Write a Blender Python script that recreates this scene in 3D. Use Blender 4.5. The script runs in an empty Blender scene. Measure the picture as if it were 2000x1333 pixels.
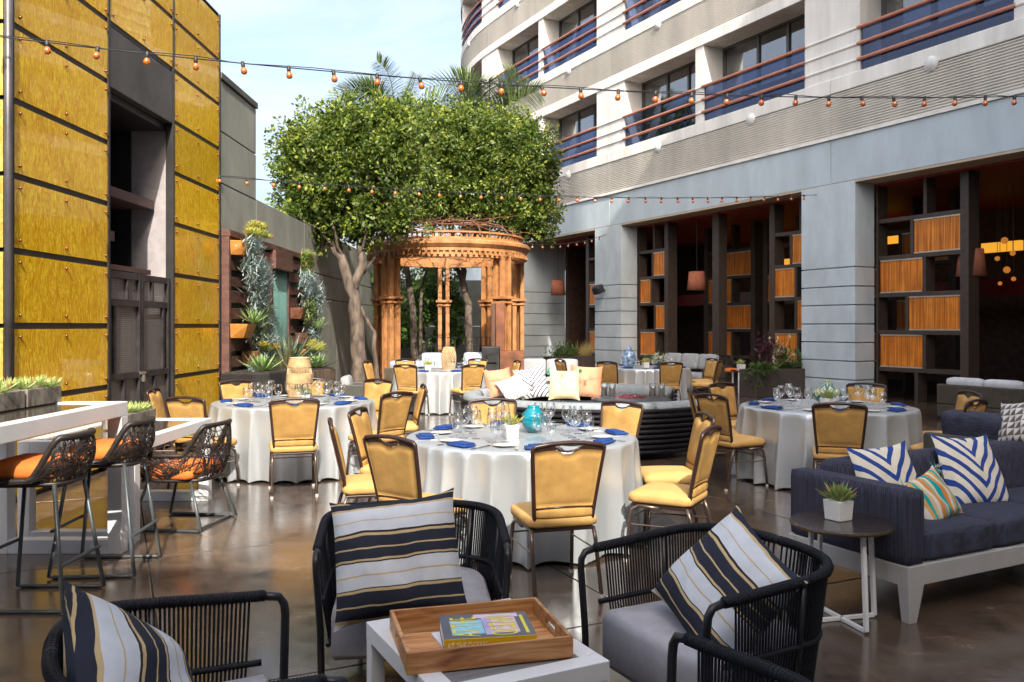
import bpy, bmesh, math, random
from math import sin, cos, pi, radians, sqrt, atan2
from mathutils import Vector, Matrix, Euler

SC = bpy.context.scene
COL = SC.collection
RNG = random.Random(7)
FPX, CAMH = 1650.0, 1.61           # focal length in photo pixels, eye height

# ------------------------------------------------------------------ camera
cam = bpy.data.cameras.new('camera')
cam.sensor_width = 36.0
cam.lens = 36.0 * FPX / 2000.0
cam.shift_y = -29.5 / 2000.0
cam.clip_start, cam.clip_end = 0.05, 2000
co = bpy.data.objects.new('camera', cam); COL.objects.link(co)
co.location = (0, 0, CAMH); co.rotation_euler = (radians(90), 0, 0)
SC.camera = co

# ------------------------------------------------------------------ light
SUN = Vector((0.24, -1.2, 1.0)).normalized()
world = bpy.data.worlds.new('World'); SC.world = world; world.use_nodes = True
nt = world.node_tree; nt.nodes.clear()
out = nt.nodes.new('ShaderNodeOutputWorld'); bg = nt.nodes.new('ShaderNodeBackground')
sky = nt.nodes.new('ShaderNodeTexSky'); sky.sky_type = 'NISHITA'; sky.sun_disc = False
sky.sun_elevation = math.asin(SUN.z); sky.sun_rotation = atan2(SUN.x, SUN.y)
sky.air_density = 1.0; sky.dust_density = 7.0; sky.ozone_density = 1.2
tc = nt.nodes.new('ShaderNodeTexCoord'); mp = nt.nodes.new('ShaderNodeMapping')
mp.inputs['Scale'].default_value = (1.2, 1.6, 5.0); mp.inputs['Rotation'].default_value = (0.25, 0.1, 0.3)
nz = nt.nodes.new('ShaderNodeTexNoise'); nz.inputs['Scale'].default_value = 1.7
nz.inputs['Detail'].default_value = 7; nz.inputs['Roughness'].default_value = 0.58; nz.inputs['Distortion'].default_value = 0.5
cr = nt.nodes.new('ShaderNodeValToRGB'); cr.color_ramp.elements[0].position = 0.38; cr.color_ramp.elements[1].position = 0.72
cr.color_ramp.elements[0].color = (0, 0, 0, 1); cr.color_ramp.elements[1].color = (0.8, 0.8, 0.8, 1)
mx = nt.nodes.new('ShaderNodeMix'); mx.data_type = 'RGBA'
mx.inputs['B'].default_value = (2.75, 2.8, 2.85, 1)
L = nt.links.new
L(tc.outputs['Generated'], mp.inputs['Vector']); L(mp.outputs['Vector'], nz.inputs['Vector'])
L(nz.outputs['Fac'], cr.inputs['Fac']); L(cr.outputs['Color'], mx.inputs['Factor'])
L(sky.outputs['Color'], mx.inputs['A']); L(mx.outputs['Result'], bg.inputs['Color'])
bg.inputs['Strength'].default_value = 0.15
L(bg.outputs['Background'], out.inputs['Surface'])

sl = bpy.data.lights.new('sun', 'SUN'); sl.energy = 2.5; sl.angle = radians(0.5); sl.color = (1.0, 0.93, 0.82)
so = bpy.data.objects.new('sun', sl); COL.objects.link(so)
so.rotation_euler = SUN.to_track_quat('Z', 'Y').to_euler(); so.location = (3, -15, 20)

SC.view_settings.view_transform = 'Standard'; SC.view_settings.look = 'None'
SC.view_settings.exposure = 1.52; SC.view_settings.gamma = 1.0
SC.render.engine = 'CYCLES'
SC.cycles.max_bounces = 7; SC.cycles.diffuse_bounces = 3; SC.cycles.glossy_bounces = 4
SC.cycles.transparent_max_bounces = 14; SC.cycles.transmission_bounces = 4
SC.cycles.caustics_reflective = False; SC.cycles.caustics_refractive = False
SC.cycles.use_denoising = True
SC.cycles.sample_clamp_indirect = 6

# ------------------------------------------------------------------ materials
MATS = {}
def new_mat(name):
    m = bpy.data.materials.new(name); m.use_nodes = True
    t = m.node_tree; b = t.nodes['Principled BSDF']
    return m, t, b
def N(t, kind, **kw):
    n = t.nodes.new('ShaderNode' + kind)
    for k, v in kw.items():
        if k in n.inputs: n.inputs[k].default_value = v
        else: setattr(n, k, v)
    return n
def ramp(t, stops, interp='LINEAR'):
    r = t.nodes.new('ShaderNodeValToRGB'); cr = r.color_ramp; cr.interpolation = interp
    while len(cr.elements) > 1: cr.elements.remove(cr.elements[-1])
    for i, (p, c) in enumerate(stops):
        e = cr.elements[0] if i == 0 else cr.elements.new(p)
        e.position = p; e.color = (*c, 1)
    return r
def coords(t, world=False, scale=(1, 1, 1), rot=(0, 0, 0)):
    m = N(t, 'Mapping'); m.inputs['Scale'].default_value = scale; m.inputs['Rotation'].default_value = rot
    if world: t.links.new(N(t, 'NewGeometry').outputs['Position'], m.inputs['Vector'])
    else: t.links.new(N(t, 'TexCoord').outputs['Object'], m.inputs['Vector'])
    return m.outputs['Vector']
def M(name, col, rough=0.6, metal=0.0, var=0.12, vs=6.0, bump=0.0, bs=60.0, world=False, stretch=(1, 1, 1), spec=0.5, coat=0.0, island=0.0):
    """plain procedural surface: base colour broken up by noise, rough variation and fine bump"""
    if name in MATS: return MATS[name]
    m, t, b = new_mat(name); l = t.links.new
    v = coords(t, world, stretch)
    n = N(t, 'TexNoise', Scale=vs, Detail=5.0, Roughness=0.6); l(v, n.inputs['Vector'])
    lo = [max(0, c * (1 - var * 1.6)) for c in col]; hi = [min(1, c * (1 + var * 1.4)) for c in col]
    r = ramp(t, [(0.3, lo), (0.7, hi)]); l(n.outputs['Fac'], r.inputs['Fac'])
    src = r.outputs['Color']
    if island:
        g = N(t, 'NewGeometry'); h = N(t, 'HueSaturation'); mr = N(t, 'MapRange')
        mr.inputs['To Min'].default_value = 1 - island; mr.inputs['To Max'].default_value = 1 + island
        l(g.outputs['Random Per Island'], mr.inputs['Value']); l(mr.outputs['Result'], h.inputs['Value']); l(src, h.inputs['Color']); src = h.outputs['Color']
    l(src, b.inputs['Base Color'])
    mr = N(t, 'MapRange'); mr.inputs['To Min'].default_value = max(0.02, rough - 0.07); mr.inputs['To Max'].default_value = min(1, rough + 0.07)
    l(n.outputs['Fac'], mr.inputs['Value']); l(mr.outputs['Result'], b.inputs['Roughness'])
    b.inputs['Metallic'].default_value = metal; b.inputs['Specular IOR Level'].default_value = spec
    b.inputs['Coat Weight'].default_value = coat; b.inputs['Coat Roughness'].default_value = 0.08
    if bump:
        n2 = N(t, 'TexNoise', Scale=bs, Detail=3.0); l(v, n2.inputs['Vector'])
        bp = N(t, 'Bump', Strength=bump, Distance=0.01); l(n2.outputs['Fac'], bp.inputs['Height']); l(bp.outputs['Normal'], b.inputs['Normal'])
    MATS[name] = m; return m
def weave(name, c1, c2, sx=120.0, rough=0.85, bump=0.35, axis='xz'):
    """two-tone woven cloth or wicker: crossed sine waves in object space"""
    if name in MATS: return MATS[name]
    m, t, b = new_mat(name); l = t.links.new
    v = coords(t)
    w1 = N(t, 'TexWave', wave_type='BANDS', bands_direction='DIAGONAL', Scale=sx, Distortion=0.6); l(v, w1.inputs['Vector'])
    v2 = coords(t, rot=(0, 0, 1.57)) if axis == 'xy' else coords(t, rot=(0, 1.57, 0))
    w2 = N(t, 'TexWave', wave_type='BANDS', bands_direction='DIAGONAL', Scale=sx, Distortion=0.6); l(v2, w2.inputs['Vector'])
    mu = N(t, 'Math', operation='MULTIPLY'); l(w1.outputs['Fac'], mu.inputs[0]); l(w2.outputs['Fac'], mu.inputs[1])
    n = N(t, 'TexNoise', Scale=9.0, Detail=4.0); l(v, n.inputs['Vector'])
    ad = N(t, 'MixRGB', blend_type='OVERLAY'); ad.inputs['Fac'].default_value = 0.5
    r = ramp(t, [(0.0, c2), (0.8, c1)]); l(mu.outputs[0], r.inputs['Fac'])
    l(r.outputs['Color'], ad.inputs['Color1']); l(n.outputs['Fac'], ad.inputs['Color2'])
    l(ad.outputs['Color'], b.inputs['Base Color']); b.inputs['Roughness'].default_value = rough
    b.inputs['Specular IOR Level'].default_value = 0.3
    bp = N(t, 'Bump', Strength=bump, Distance=0.004); l(mu.outputs[0], bp.inputs['Height']); l(bp.outputs['Normal'], b.inputs['Normal'])
    MATS[name] = m; return m
def thin_glass(name, tint=(0.97, 0.98, 0.98), refl=1.0, rough=0.02, base=0.05, gcol=(1, 1, 1)):
    if name in MATS: return MATS[name]
    m = bpy.data.materials.new(name); m.use_nodes = True; t = m.node_tree; t.nodes.clear(); l = t.links.new
    o = N(t, 'OutputMaterial'); tr = N(t, 'BsdfTransparent'); gl = N(t, 'BsdfGlossy'); mxs = N(t, 'MixShader')
    tr.inputs['Color'].default_value = (*tint, 1); gl.inputs['Roughness'].default_value = rough
    gl.inputs['Color'].default_value = (*gcol, 1)
    fr = N(t, 'LayerWeight'); pw = N(t, 'Math', operation='POWER'); pw.inputs[1].default_value = 3.0; l(fr.outputs['Facing'], pw.inputs[0])
    mu = N(t, 'Math', operation='MULTIPLY_ADD'); mu.inputs[1].default_value = refl; mu.inputs[2].default_value = base; mu.use_clamp = True
    l(pw.outputs[0], mu.inputs[0]); l(mu.outputs[0], mxs.inputs['Fac'])
    l(tr.outputs[0], mxs.inputs[1]); l(gl.outputs[0], mxs.inputs[2]); l(mxs.outputs[0], o.inputs['Surface'])
    MATS[name] = m; return m
def glow(name, col, strength):
    if name in MATS: return MATS[name]
    m, t, b = new_mat(name); b.inputs['Base Color'].default_value = (*col, 1)
    b.inputs['Emission Color'].default_value = (*col, 1); b.inputs['Emission Strength'].default_value = strength
    MATS[name] = m; return m
def leaf_mat(name, c1, c2, rough=0.4, trans=0.3, c3=None):
    if name in MATS: return MATS[name]
    m, t, b = new_mat(name); l = t.links.new
    g = N(t, 'NewGeometry'); st = [(0.0, c1), (0.75, c2)] + ([(0.97, c3)] if c3 else [])
    r = ramp(t, st); l(g.outputs['Random Per Island'], r.inputs['Fac']); l(r.outputs['Color'], b.inputs['Base Color'])
    b.inputs['Roughness'].default_value = rough; b.inputs['Specular IOR Level'].default_value = 0.5
    tl = N(t, 'BsdfTranslucent'); ms = N(t, 'MixShader'); ms.inputs['Fac'].default_value = trans
    hs = N(t, 'HueSaturation'); hs.inputs['Value'].default_value = 1.5; l(r.outputs['Color'], hs.inputs['Color']); l(hs.outputs['Color'], tl.inputs['Color'])
    o = t.nodes['Material Output']; l(b.outputs[0], ms.inputs[1]); l(tl.outputs[0], ms.inputs[2]); l(ms.outputs[0], o.inputs['Surface'])
    MATS[name] = m; return m

# ------------------------------------------------------------------ mesh builder
class MB:
    def __init__(s): s.v = []; s.f = []
    def add(s, verts, faces):
        k = len(s.v); s.v += [tuple(p) for p in verts]; s.f += [tuple(i + k for i in f) for f in faces]; return s
    def box(s, c, d, rot=None):
        x, y, z = d[0] / 2, d[1] / 2, d[2] / 2
        p = [Vector((a * x, b * y, e * z)) for e in (-1, 1) for b in (-1, 1) for a in (-1, 1)]
        if rot is not None: p = [rot @ q for q in p]
        c = Vector(c)
        return s.add([q + c for q in p], [(0, 2, 3, 1), (4, 5, 7, 6), (0, 1, 5, 4), (2, 6, 7, 3), (0, 4, 6, 2), (1, 3, 7, 5)])
    def b2(s, lo, hi): return s.box([(a + b) / 2 for a, b in zip(lo, hi)], [abs(b - a) for a, b in zip(lo, hi)])
    def beam(s, a, b, w, h, up=(0, 0, 1)):
        a, b = Vector(a), Vector(b); d = b - a; y = d.normalized(); x = y.cross(Vector(up))
        x = x.normalized() if x.length > 1e-5 else Vector((1, 0, 0)); z = x.cross(y)
        return s.box((a + b) / 2, (w, d.length, h), Matrix((x, y, z)).transposed())
    def prism(s, poly, z0, z1):
        n = len(poly); v = [(x, y, z0) for x, y in poly] + [(x, y, z1) for x, y in poly]
        return s.add(v, [tuple(range(n))[::-1], tuple(range(n, 2 * n))] + [(i, (i + 1) % n, n + (i + 1) % n, n + i) for i in range(n)])
    def tube(s, path, r, n=8, closed=False, caps=True):
        path = [Vector(p) for p in path]; m = len(path)
        rs = r if isinstance(r, (list, tuple)) else [r] * m
        V = []; prev = None
        for i, p in enumerate(path):
            if closed: d = path[(i + 1) % m] - path[i - 1]
            else: d = path[min(i + 1, m - 1)] - path[max(i - 1, 0)]
            d = d.normalized() if d.length > 1e-9 else Vector((0, 0, 1))
            if prev is None:
                prev = d.cross(Vector((0, 0, 1)))
                if prev.length < 0.05: prev = d.cross(Vector((1, 0, 0)))
            x = (prev - d * prev.dot(d)); x = x.normalized() if x.length > 1e-6 else d.orthogonal().normalized()
            y = d.cross(x); prev = x
            for k in range(n):
                a = 2 * pi * k / n; V.append(p + (x * cos(a) + y * sin(a)) * rs[i])
        F = []
        for i in range(m if closed else m - 1):
            j = (i + 1) % m
            for k in range(n):
                q = (k + 1) % n; F.append((i * n + k, i * n + q, j * n + q, j * n + k))
        if caps and not closed and n > 2: F += [tuple(range(n))[::-1], tuple(range((m - 1) * n, m * n))]
        return s.add(V, F)
    def lathe(s, prof, n=20, c=(0, 0, 0)):
        V = [(c[0] + r * cos(2 * pi * k / n), c[1] + r * sin(2 * pi * k / n), c[2] + z) for r, z in prof for k in range(n)]
        F = [(i * n + k, i * n + (k + 1) % n, (i + 1) * n + (k + 1) % n, (i + 1) * n + k) for i in range(len(prof) - 1) for k in range(n)]
        if prof[0] == prof[-1]: return s.add(V, F)
        if prof[0][0] > 1e-4: F.append(tuple(range(n))[::-1])
        if prof[-1][0] > 1e-4: F.append(tuple(range((len(prof) - 1) * n, len(prof) * n)))
        return s.add(V, F)
    def grid(s, fn, nu, nv, wrap=False):
        V = [fn(i / (nu if wrap else nu - 1), j / (nv - 1)) for j in range(nv) for i in range(nu)]
        F = [(j * nu + i, j * nu + (i + 1) % nu, (j + 1) * nu + (i + 1) % nu, (j + 1) * nu + i) for j in range(nv - 1) for i in range(nu if wrap else nu - 1)]
        return s.add(V, F)
    def pad(s, c, d, rnd=0.35, n=5, puff=0.0, rot=None):
        """soft rounded block (cushion)"""
        bm = bmesh.new(); bmesh.ops.create_cube(bm, size=2.0)
        bmesh.ops.subdivide_edges(bm, edges=bm.edges[:], cuts=n, use_grid_fill=True)
        rad = min(d) * rnd; hx = [q / 2 for q in d]; V = []
        for v in bm.verts:
            p = [v.co[i] * hx[i] for i in range(3)]
            inn = [max(-hx[i] + rad, min(hx[i] - rad, p[i])) for i in range(3)]
            dv = Vector([p[i] - inn[i] for i in range(3)])
            if dv.length > 1e-9: dv = dv.normalized() * rad
            q = Vector(inn) + dv
            if puff:
                q.z += (1 if q.z > 0 else -1) * puff * (1 - v.co.x ** 2) * (1 - v.co.y ** 2) * min(1, abs(v.co.z) * 1.2)
            if rot is not None: q = rot @ q
            V.append(q + Vector(c))
        bm.verts.index_update(); s.add(V, [[q.index for q in f.verts] for f in bm.faces]); bm.free(); return s
    def leaf(s, base, dirn, up, Ln, w, bend=0.3, n=3, thick=0.0):
        """pointed leaf blade that bends towards 'up' by bend"""
        base = Vector(base); d = Vector(dirn).normalized(); up = Vector(up); side = d.cross(up)
        side = side.normalized() if side.length > 1e-4 else Vector((1, 0, 0)); nn = side.cross(d).normalized()
        V = []; F = []
        for i in range(n + 1):
            t = i / n; ww = w * (0.55 + 0.9 * t - 1.45 * t * t) if i < n else 0
            c = base + d * (Ln * t) + nn * (bend * Ln * t * t)
            if i < n: V += [c - side * ww + nn * ww * 0.35, c - nn * thick, c + side * ww + nn * ww * 0.35]
            else: V.append(c)
        for i in range(n - 1):
            k = i * 3; F += [(k, k + 1, k + 4, k + 3), (k + 1, k + 2, k + 5, k + 4)]
        k = (n - 1) * 3; F += [(k, k + 1, k + 3), (k + 1, k + 2, k + 3)]
        return s.add(V, F)
    def mesh(s, name, smooth=False):
        me = bpy.data.meshes.new(name); me.from_pydata(s.v, [], s.f)
        if smooth: me.polygons.foreach_set('use_smooth', [True] * len(me.polygons))
        me.update(); return me
    def build(s, name, mat, parent=None, smooth=False, bevel=0.0, loc=None, rot=None, kind=None):
        me = s.mesh(name, smooth); me.materials.append(mat)
        return place(me, name, parent, bevel, loc, rot, kind)
def place(me, name, parent=None, bevel=0.0, loc=None, rot=None, kind=None):
    o = bpy.data.objects.new(name, me); COL.objects.link(o)
    if parent is not None:
        o.parent = parent
        if parent.get('_w') and parent.parent is None and loc is None: o.location = -parent.location
    if loc is not None: o.location = loc
    if rot is not None: o.rotation_euler = rot if not isinstance(rot, Matrix) else rot.to_euler()
    if bevel:
        b = o.modifiers.new('edge', 'BEVEL'); b.width = bevel; b.segments = 2; b.limit_method = 'ANGLE'
    if kind: o['kind'] = kind
    return o
def tag(o, label, cat, group=None, kind=None):
    o['label'] = label; o['category'] = cat
    if group: o['group'] = group
    if kind: o['kind'] = kind
    return o
def thing(name, label, cat, loc=(0, 0, 0), rz=0.0, group=None, world=False):
    """Empty at the thing's base; world=True: its parts are given in world coordinates"""
    o = bpy.data.objects.new(name, None); COL.objects.link(o); o.location = loc; o.rotation_euler = (0, 0, rz)
    o.empty_display_size = 0.2
    if world: o['_w'] = 1
    return tag(o, label, cat, group)
def struct(o): o['kind'] = 'structure'; return o
KIDS = {}
def copy_tree(o, parent=None):
    c = o.copy(); COL.objects.link(c); c.parent = parent
    for ch in o.children: copy_tree(ch, c)
    return c
class Proto:
    def __init__(s, root): s.root = root; s.used = False
    def __call__(s, loc, rz, label=None, group=None, cat=None):
        if not s.used: o = s.root; s.used = True
        else: o = copy_tree(s.root)
        o.location = loc; o.rotation_euler = (0, 0, rz)
        if label: o['label'] = label
        if group: o['group'] = group
        return o
def G(u, v): Y = CAMH * FPX / (v - 637.0); return ((u - 1000) / FPX * Y, Y)
def P(u, v, Y): return Vector(((u - 1000) / FPX * Y, Y, CAMH - (v - 637.0) * Y / FPX))
TH = radians(27.25)                       # the hotel's grid against the camera
EA = Vector((cos(TH), sin(TH), 0)); EB = Vector((-sin(TH), cos(TH), 0))
# ================================================================== ground
def concrete_floor():
    m, t, b = new_mat('stained concrete'); l = t.links.new
    v = coords(t, True)
    n1 = N(t, 'TexNoise', Scale=0.55, Detail=7.0, Roughness=0.62, Distortion=0.6); l(v, n1.inputs['Vector'])
    n2 = N(t, 'TexNoise', Scale=4.5, Detail=10.0, Roughness=0.74, Distortion=0.4); l(v, n2.inputs['Vector'])
    vs = coords(t, True, (1.0, 9.0, 1.0), (0, 0, 0.5)); n3 = N(t, 'TexNoise', Scale=2.2, Detail=9.0, Roughness=0.75); l(vs, n3.inputs['Vector'])
    r1 = ramp(t, [(0.28, (0.040, 0.030, 0.025)), (0.50, (0.088, 0.062, 0.046)), (0.74, (0.175, 0.122, 0.085))]); l(n1.outputs['Fac'], r1.inputs['Fac'])
    r2 = ramp(t, [(0.34, (0.5, 0.5, 0.51)), (0.66, (1.35, 1.3, 1.25))]); l(n2.outputs['Fac'], r2.inputs['Fac'])
    mu = N(t, 'MixRGB', blend_type='MULTIPLY'); mu.inputs['Fac'].default_value = 0.95; l(r1.outputs['Color'], mu.inputs['Color1']); l(r2.outputs['Color'], mu.inputs['Color2'])
    r3 = ramp(t, [(0.58, (0, 0, 0)), (0.74, (0.20, 0.18, 0.16))]); l(n3.outputs['Fac'], r3.inputs['Fac'])
    ad = N(t, 'MixRGB', blend_type='ADD'); ad.inputs['Fac'].default_value = 0.55; l(mu.outputs['Color'], ad.inputs['Color1']); l(r3.outputs['Color'], ad.inputs['Color2'])
    l(ad.outputs['Color'], b.inputs['Base Color'])
    rr = ramp(t, [(0.32, (0.10, 0.10, 0.10)), (0.70, (0.30, 0.30, 0.30))]); l(n2.outputs['Fac'], rr.inputs['Fac']); l(rr.outputs['Color'], b.inputs['Roughness'])
    b.inputs['Specular IOR Level'].default_value = 0.8
    b.inputs['Coat Weight'].default_value = 0.2; b.inputs['Coat Roughness'].default_value = 0.14
    bp = N(t, 'Bump', Strength=0.06, Distance=0.01); l(n2.outputs['Fac'], bp.inputs['Height']); l(bp.outputs['Normal'], b.inputs['Normal'])
    return m
FLOORM = concrete_floor()
ground = struct(MB().b2((-300, -300, -0.3), (300, 600, -0.012)).build('ground', M('dark joint', (0.03, 0.027, 0.024), 0.9, world=True)))
floor = bpy.data.objects.new('patio_floor', None); COL.objects.link(floor); struct(floor)
SA, SB = 2.44, 2.44
slab_me = MB().b2((0.0055, 0.0055, -0.011), (SA - 0.0055, SB - 0.0055, 0)).mesh('slab'); slab_me.materials.append(FLOORM)
fo = Vector((-2.79, 6.43, 0)) ; ga = Vector((cos(radians(25)), sin(radians(25)), 0)); gb = Vector((-ga.y, ga.x, 0))
fo = fo - gb * 0.62
for i in range(-4, 9):
    for j in range(-4, 14):
        p = fo + ga * (i * SA) + gb * (j * SB); c = p + ga * (SA / 2) + gb * (SB / 2)
        if c.y < -0.5 or c.y > 34 or c.x < -7.5 or abs(c.x) > 0.62 * c.y + 4.5 or c.x + 0.515 * c.y > 20.0: continue
        place(slab_me, 'slab', floor, 0.003, p, (0, 0, radians(25)))

# ================================================================== hotel
E2 = Vector((-0.4578, 0.8890)); N2 = Vector((-0.8890, -0.4578)); FP0 = Vector((5.06, 23.03))
S0, RC = 13.0, 14.0
def F(s, off=0.0):
    if s <= S0: p = FP0 + E2 * s; n = N2
    else:
        th = atan2(E2.y, E2.x) - (s - S0) / RC; ths = atan2(E2.y, E2.x)
        ctr = FP0 + E2 * S0 + Vector((sin(ths), -cos(ths))) * RC
        n = -Vector((sin(th), -cos(th))); p = ctr + n * RC
    return p + n * off
def steps(s0, s1):
    if s1 <= S0: return [s0, s1]
    n = max(2, int((s1 - max(s0, S0)) / 0.7) + 2); a = max(s0, S0)
    L_ = [a + (s1 - a) * i / (n - 1) for i in range(n)]
    return ([s0] if s0 < S0 else []) + L_
def sweep(mb, s0, s1, prof):
    """closed (off, z) profile swept along the facade line"""
    ss = steps(s0, s1); n = len(prof); V = []
    for s in ss:
        for o, z in prof: p = F(s, o); V.append((p.x, p.y, z))
    Fc = [(i * n + k, i * n + (k + 1) % n, (i + 1) * n + (k + 1) % n, (i + 1) * n + k) for i in range(len(ss) - 1) for k in range(n)]
    Fc += [tuple(range(n))[::-1], tuple(range((len(ss) - 1) * n, len(ss) * n))]
    return mb.add(V, Fc)
def hb(mb, s0, s1, o0, o1, z0, z1): return sweep(mb, s0, s1, [(o0, z0), (o1, z0), (o1, z1), (o0, z1)])
STUCCO = M('pale stucco', (0.80, 0.775, 0.73), 0.85, var=0.11, vs=2.2, bump=0.25, bs=90, world=True, stretch=(1, 1, 0.16))
CORR = M('corrugated render', (0.70, 0.665, 0.605), 0.8, var=0.10, vs=1.1, bump=0.1, world=True, stretch=(1, 1, 0.25))
FASC = M('blue grey fascia paint', (0.48, 0.555, 0.60), 0.6, var=0.08, vs=1.6, bump=0.06, bs=120, world=True, stretch=(1, 1, 0.35))
PILM = M('blue grey pillar paint', (0.52, 0.585, 0.62), 0.7, var=0.09, vs=1.8, bump=0.12, bs=110, world=True, stretch=(1, 1, 0.5))
BRONZE = M('bronze joinery', (0.060, 0.043, 0.033), 0.45, var=0.15, vs=8, world=True)
RAILM = M('salmon rail paint', (0.50, 0.21, 0.14), 0.45, var=0.10, vs=4, world=True)
SOFF = M('soffit paint', (0.50, 0.40, 0.29), 0.85, var=0.06, world=True)
hotel = thing('hotel_building', 'cream hotel block with salmon balcony rails over blue grey ground floor', 'building', (5.06, 23.03, 0), world=True)
BAY = 8.85; B0 = -4.57
bays = [B0 + BAY * k for k in (-2, -1, 0, 1, 2)]
def b_(fn, name, mat, bevel=0.0, par=None, **k):
    mb = MB(); fn(mb); return mb.build(name, mat, par or hotel, bevel=bevel, **k)
gp = 0.008
levels = [(7.13, 9.20), (10.72, 12.80), (14.31, 16.4)]
for b in bays:
    e = b + BAY
    b_(lambda m: sweep(m, b + gp, e - gp, [(-0.9, 4.79), (0, 4.79), (0, 5.77), (-0.9, 5.77)]), 'fascia_panel', FASC, 0.01)
    b_(lambda m: hb(m, b + gp, e - gp, -0.9, 0.05, 5.772, 5.83), 'ledge', STUCCO)
    for li, (z0, z1) in enumerate(levels):
        c0 = (5.832, 9.5, 13.09)[li]; c1 = z0 - 0.33
        pr = [(-0.12, c0)]; nr = 17; dz = (c1 - c0) / nr
        for i in range(nr):
            z = c0 + i * dz; pr += [(-0.035, z + 0.002), (0.0, z + dz * 0.22), (0.0, z + dz * 0.62), (-0.035, z + dz * 0.82)]
        pr += [(-0.12, c1)]
        b_(lambda m: sweep(m, b + gp, e - gp, pr), 'corrugated_panel', CORR)
        b_(lambda m: hb(m, b + gp, e - gp, -0.95, 0.02, c1 + 0.001, z0), 'sill_band', STUCCO, 0.015)
        b_(lambda m: hb(m, b + gp, e - gp, -0.95, 0.02, z1, (9.499, 13.089, 17.4)[li]), 'lintel_band', STUCCO, 0.015)
b_(lambda m: hb(m, bays[0], 31, -6, -0.96, 4.9, 17.2), 'core_wall', STUCCO)
b_(lambda m: hb(m, bays[0], 31, -6, 0.06, 17.41, 17.6), 'roof', STUCCO)
WFR = M('dark window frame', (0.085, 0.080, 0.080), 0.4, world=True)
PANE = thin_glass('window glass', (0.45, 0.48, 0.52), 0.7, 0.01, 0.22)
BLUEG = thin_glass('blue tinted balustrade glass', (0.36, 0.41, 0.54), 0.5, 0.02, 0.09, (0.55, 0.62, 0.85))
CURT = M('pale curtain', (0.55, 0.54, 0.50), 0.9, var=0.2, vs=14, world=True, stretch=(1, 1, 0.02))
LAMPW = M('white lamp enamel', (0.75, 0.75, 0.73), 0.35, world=True)
def opening(s0, s1, z0, z1):
    off = -0.72; w = s1 - s0; divs = [s0 + w * f for f in (0.0, 0.33, 0.62, 1.0)]
    def fr(m):
        for zz in (z0 + 0.03, z1 - 0.03): hb(m, s0 + 0.02, s1 - 0.02, off - 0.05, off + 0.05, zz - 0.029, zz + 0.029)
        for d in divs:
            a = min(max(d, s0 + 0.05), s1 - 0.05); hb(m, a - 0.035, a + 0.035, off - 0.045, off + 0.045, z0 + 0.06, z1 - 0.06)
    wf = b_(fr, 'window', WFR)
    for a, c in zip(divs[:-1], divs[1:]):
        b_(lambda m: hb(m, a + 0.09, c - 0.09, off - 0.008, off + 0.002, z0 + 0.062, z1 - 0.062), 'pane', PANE, par=wf)
    def cu(m):
        for (a, c) in ((s0 + 0.1, s0 + w * RNG.uniform(0.25, 0.42)), (s1 - w * RNG.uniform(0.25, 0.6), s1 - 0.1)):
            n = 26; V = []
            for i in range(n + 1):
                p = F(a + (c - a) * i / n, off - 0.13 + 0.03 * sin(i * 1.9)); V += [(p.x, p.y, z0 + 0.02), (p.x, p.y, z1 - 0.02)]
            m.add(V, [(2 * i, 2 * i + 2, 2 * i + 3, 2 * i + 1) for i in range(n)])
    b_(cu, 'curtain', CURT, par=wf)
    b_(lambda m: hb(m, s0 + 0.01, s1 - 0.01, -0.075, -0.06, z0 + 0.002, z0 + 0.93), 'balustrade_glass', BLUEG)
    if s1 < 20:
        for zr in (0.26, 0.60, 0.95):
            pts = [F(s, -0.01) for s in steps(s0 - 0.05, s1 + 0.05)]
            b_(lambda m: m.tube([(p.x, p.y, z0 + zr) for p in pts], 0.042, 10), 'rail', RAILM)
        sc = (s0 + s1) / 2 - 0.05; p = F(sc, 0.0)
        rot = Matrix.Rotation(atan2(N2.y, N2.x), 3, 'Z') @ Matrix.Rotation(pi / 2, 3, 'Y')
        mb = MB().lathe([(0.155, 0), (0.155, 0.02), (0.13, 0.025), (0.11, 0.05), (0.06, 0.075), (0, 0.08)], 18)
        mb.v = [tuple(rot @ Vector(q) + Vector((p.x, p.y, z0 - 0.33))) for q in mb.v]
        mb.build('wall_lamp', LAMPW, hotel, smooth=True)
for b in bays:
    for li, (z0, z1) in enumerate(levels):
        for (a, c) in ((b + 4.35, b + 4.69), (b + 8.07, b + BAY + 0.78)):
            if a > 24: continue
            b_(lambda m: hb(m, a, c, -0.95, -0.012, z0 - 0.02, z1 + 0.02), 'pier', STUCCO, 0.02)
            if a < 20:
                for zr in (0.26, 0.60, 0.95):
                    pts = [F(s, -0.012) for s in steps(a + 0.02, c - 0.02)]
                    b_(lambda m: m.tube([(p.x, p.y, z0 + zr) for p in pts], 0.034, 8), 'pier_rail', STUCCO)
        for (s0, s1) in ((b + 0.78, b + 4.35), (b + 4.69, b + 8.07)):
            if s1 < -9.5 or s0 > 23: continue
            opening(s0, s1, z0, z1)
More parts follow.
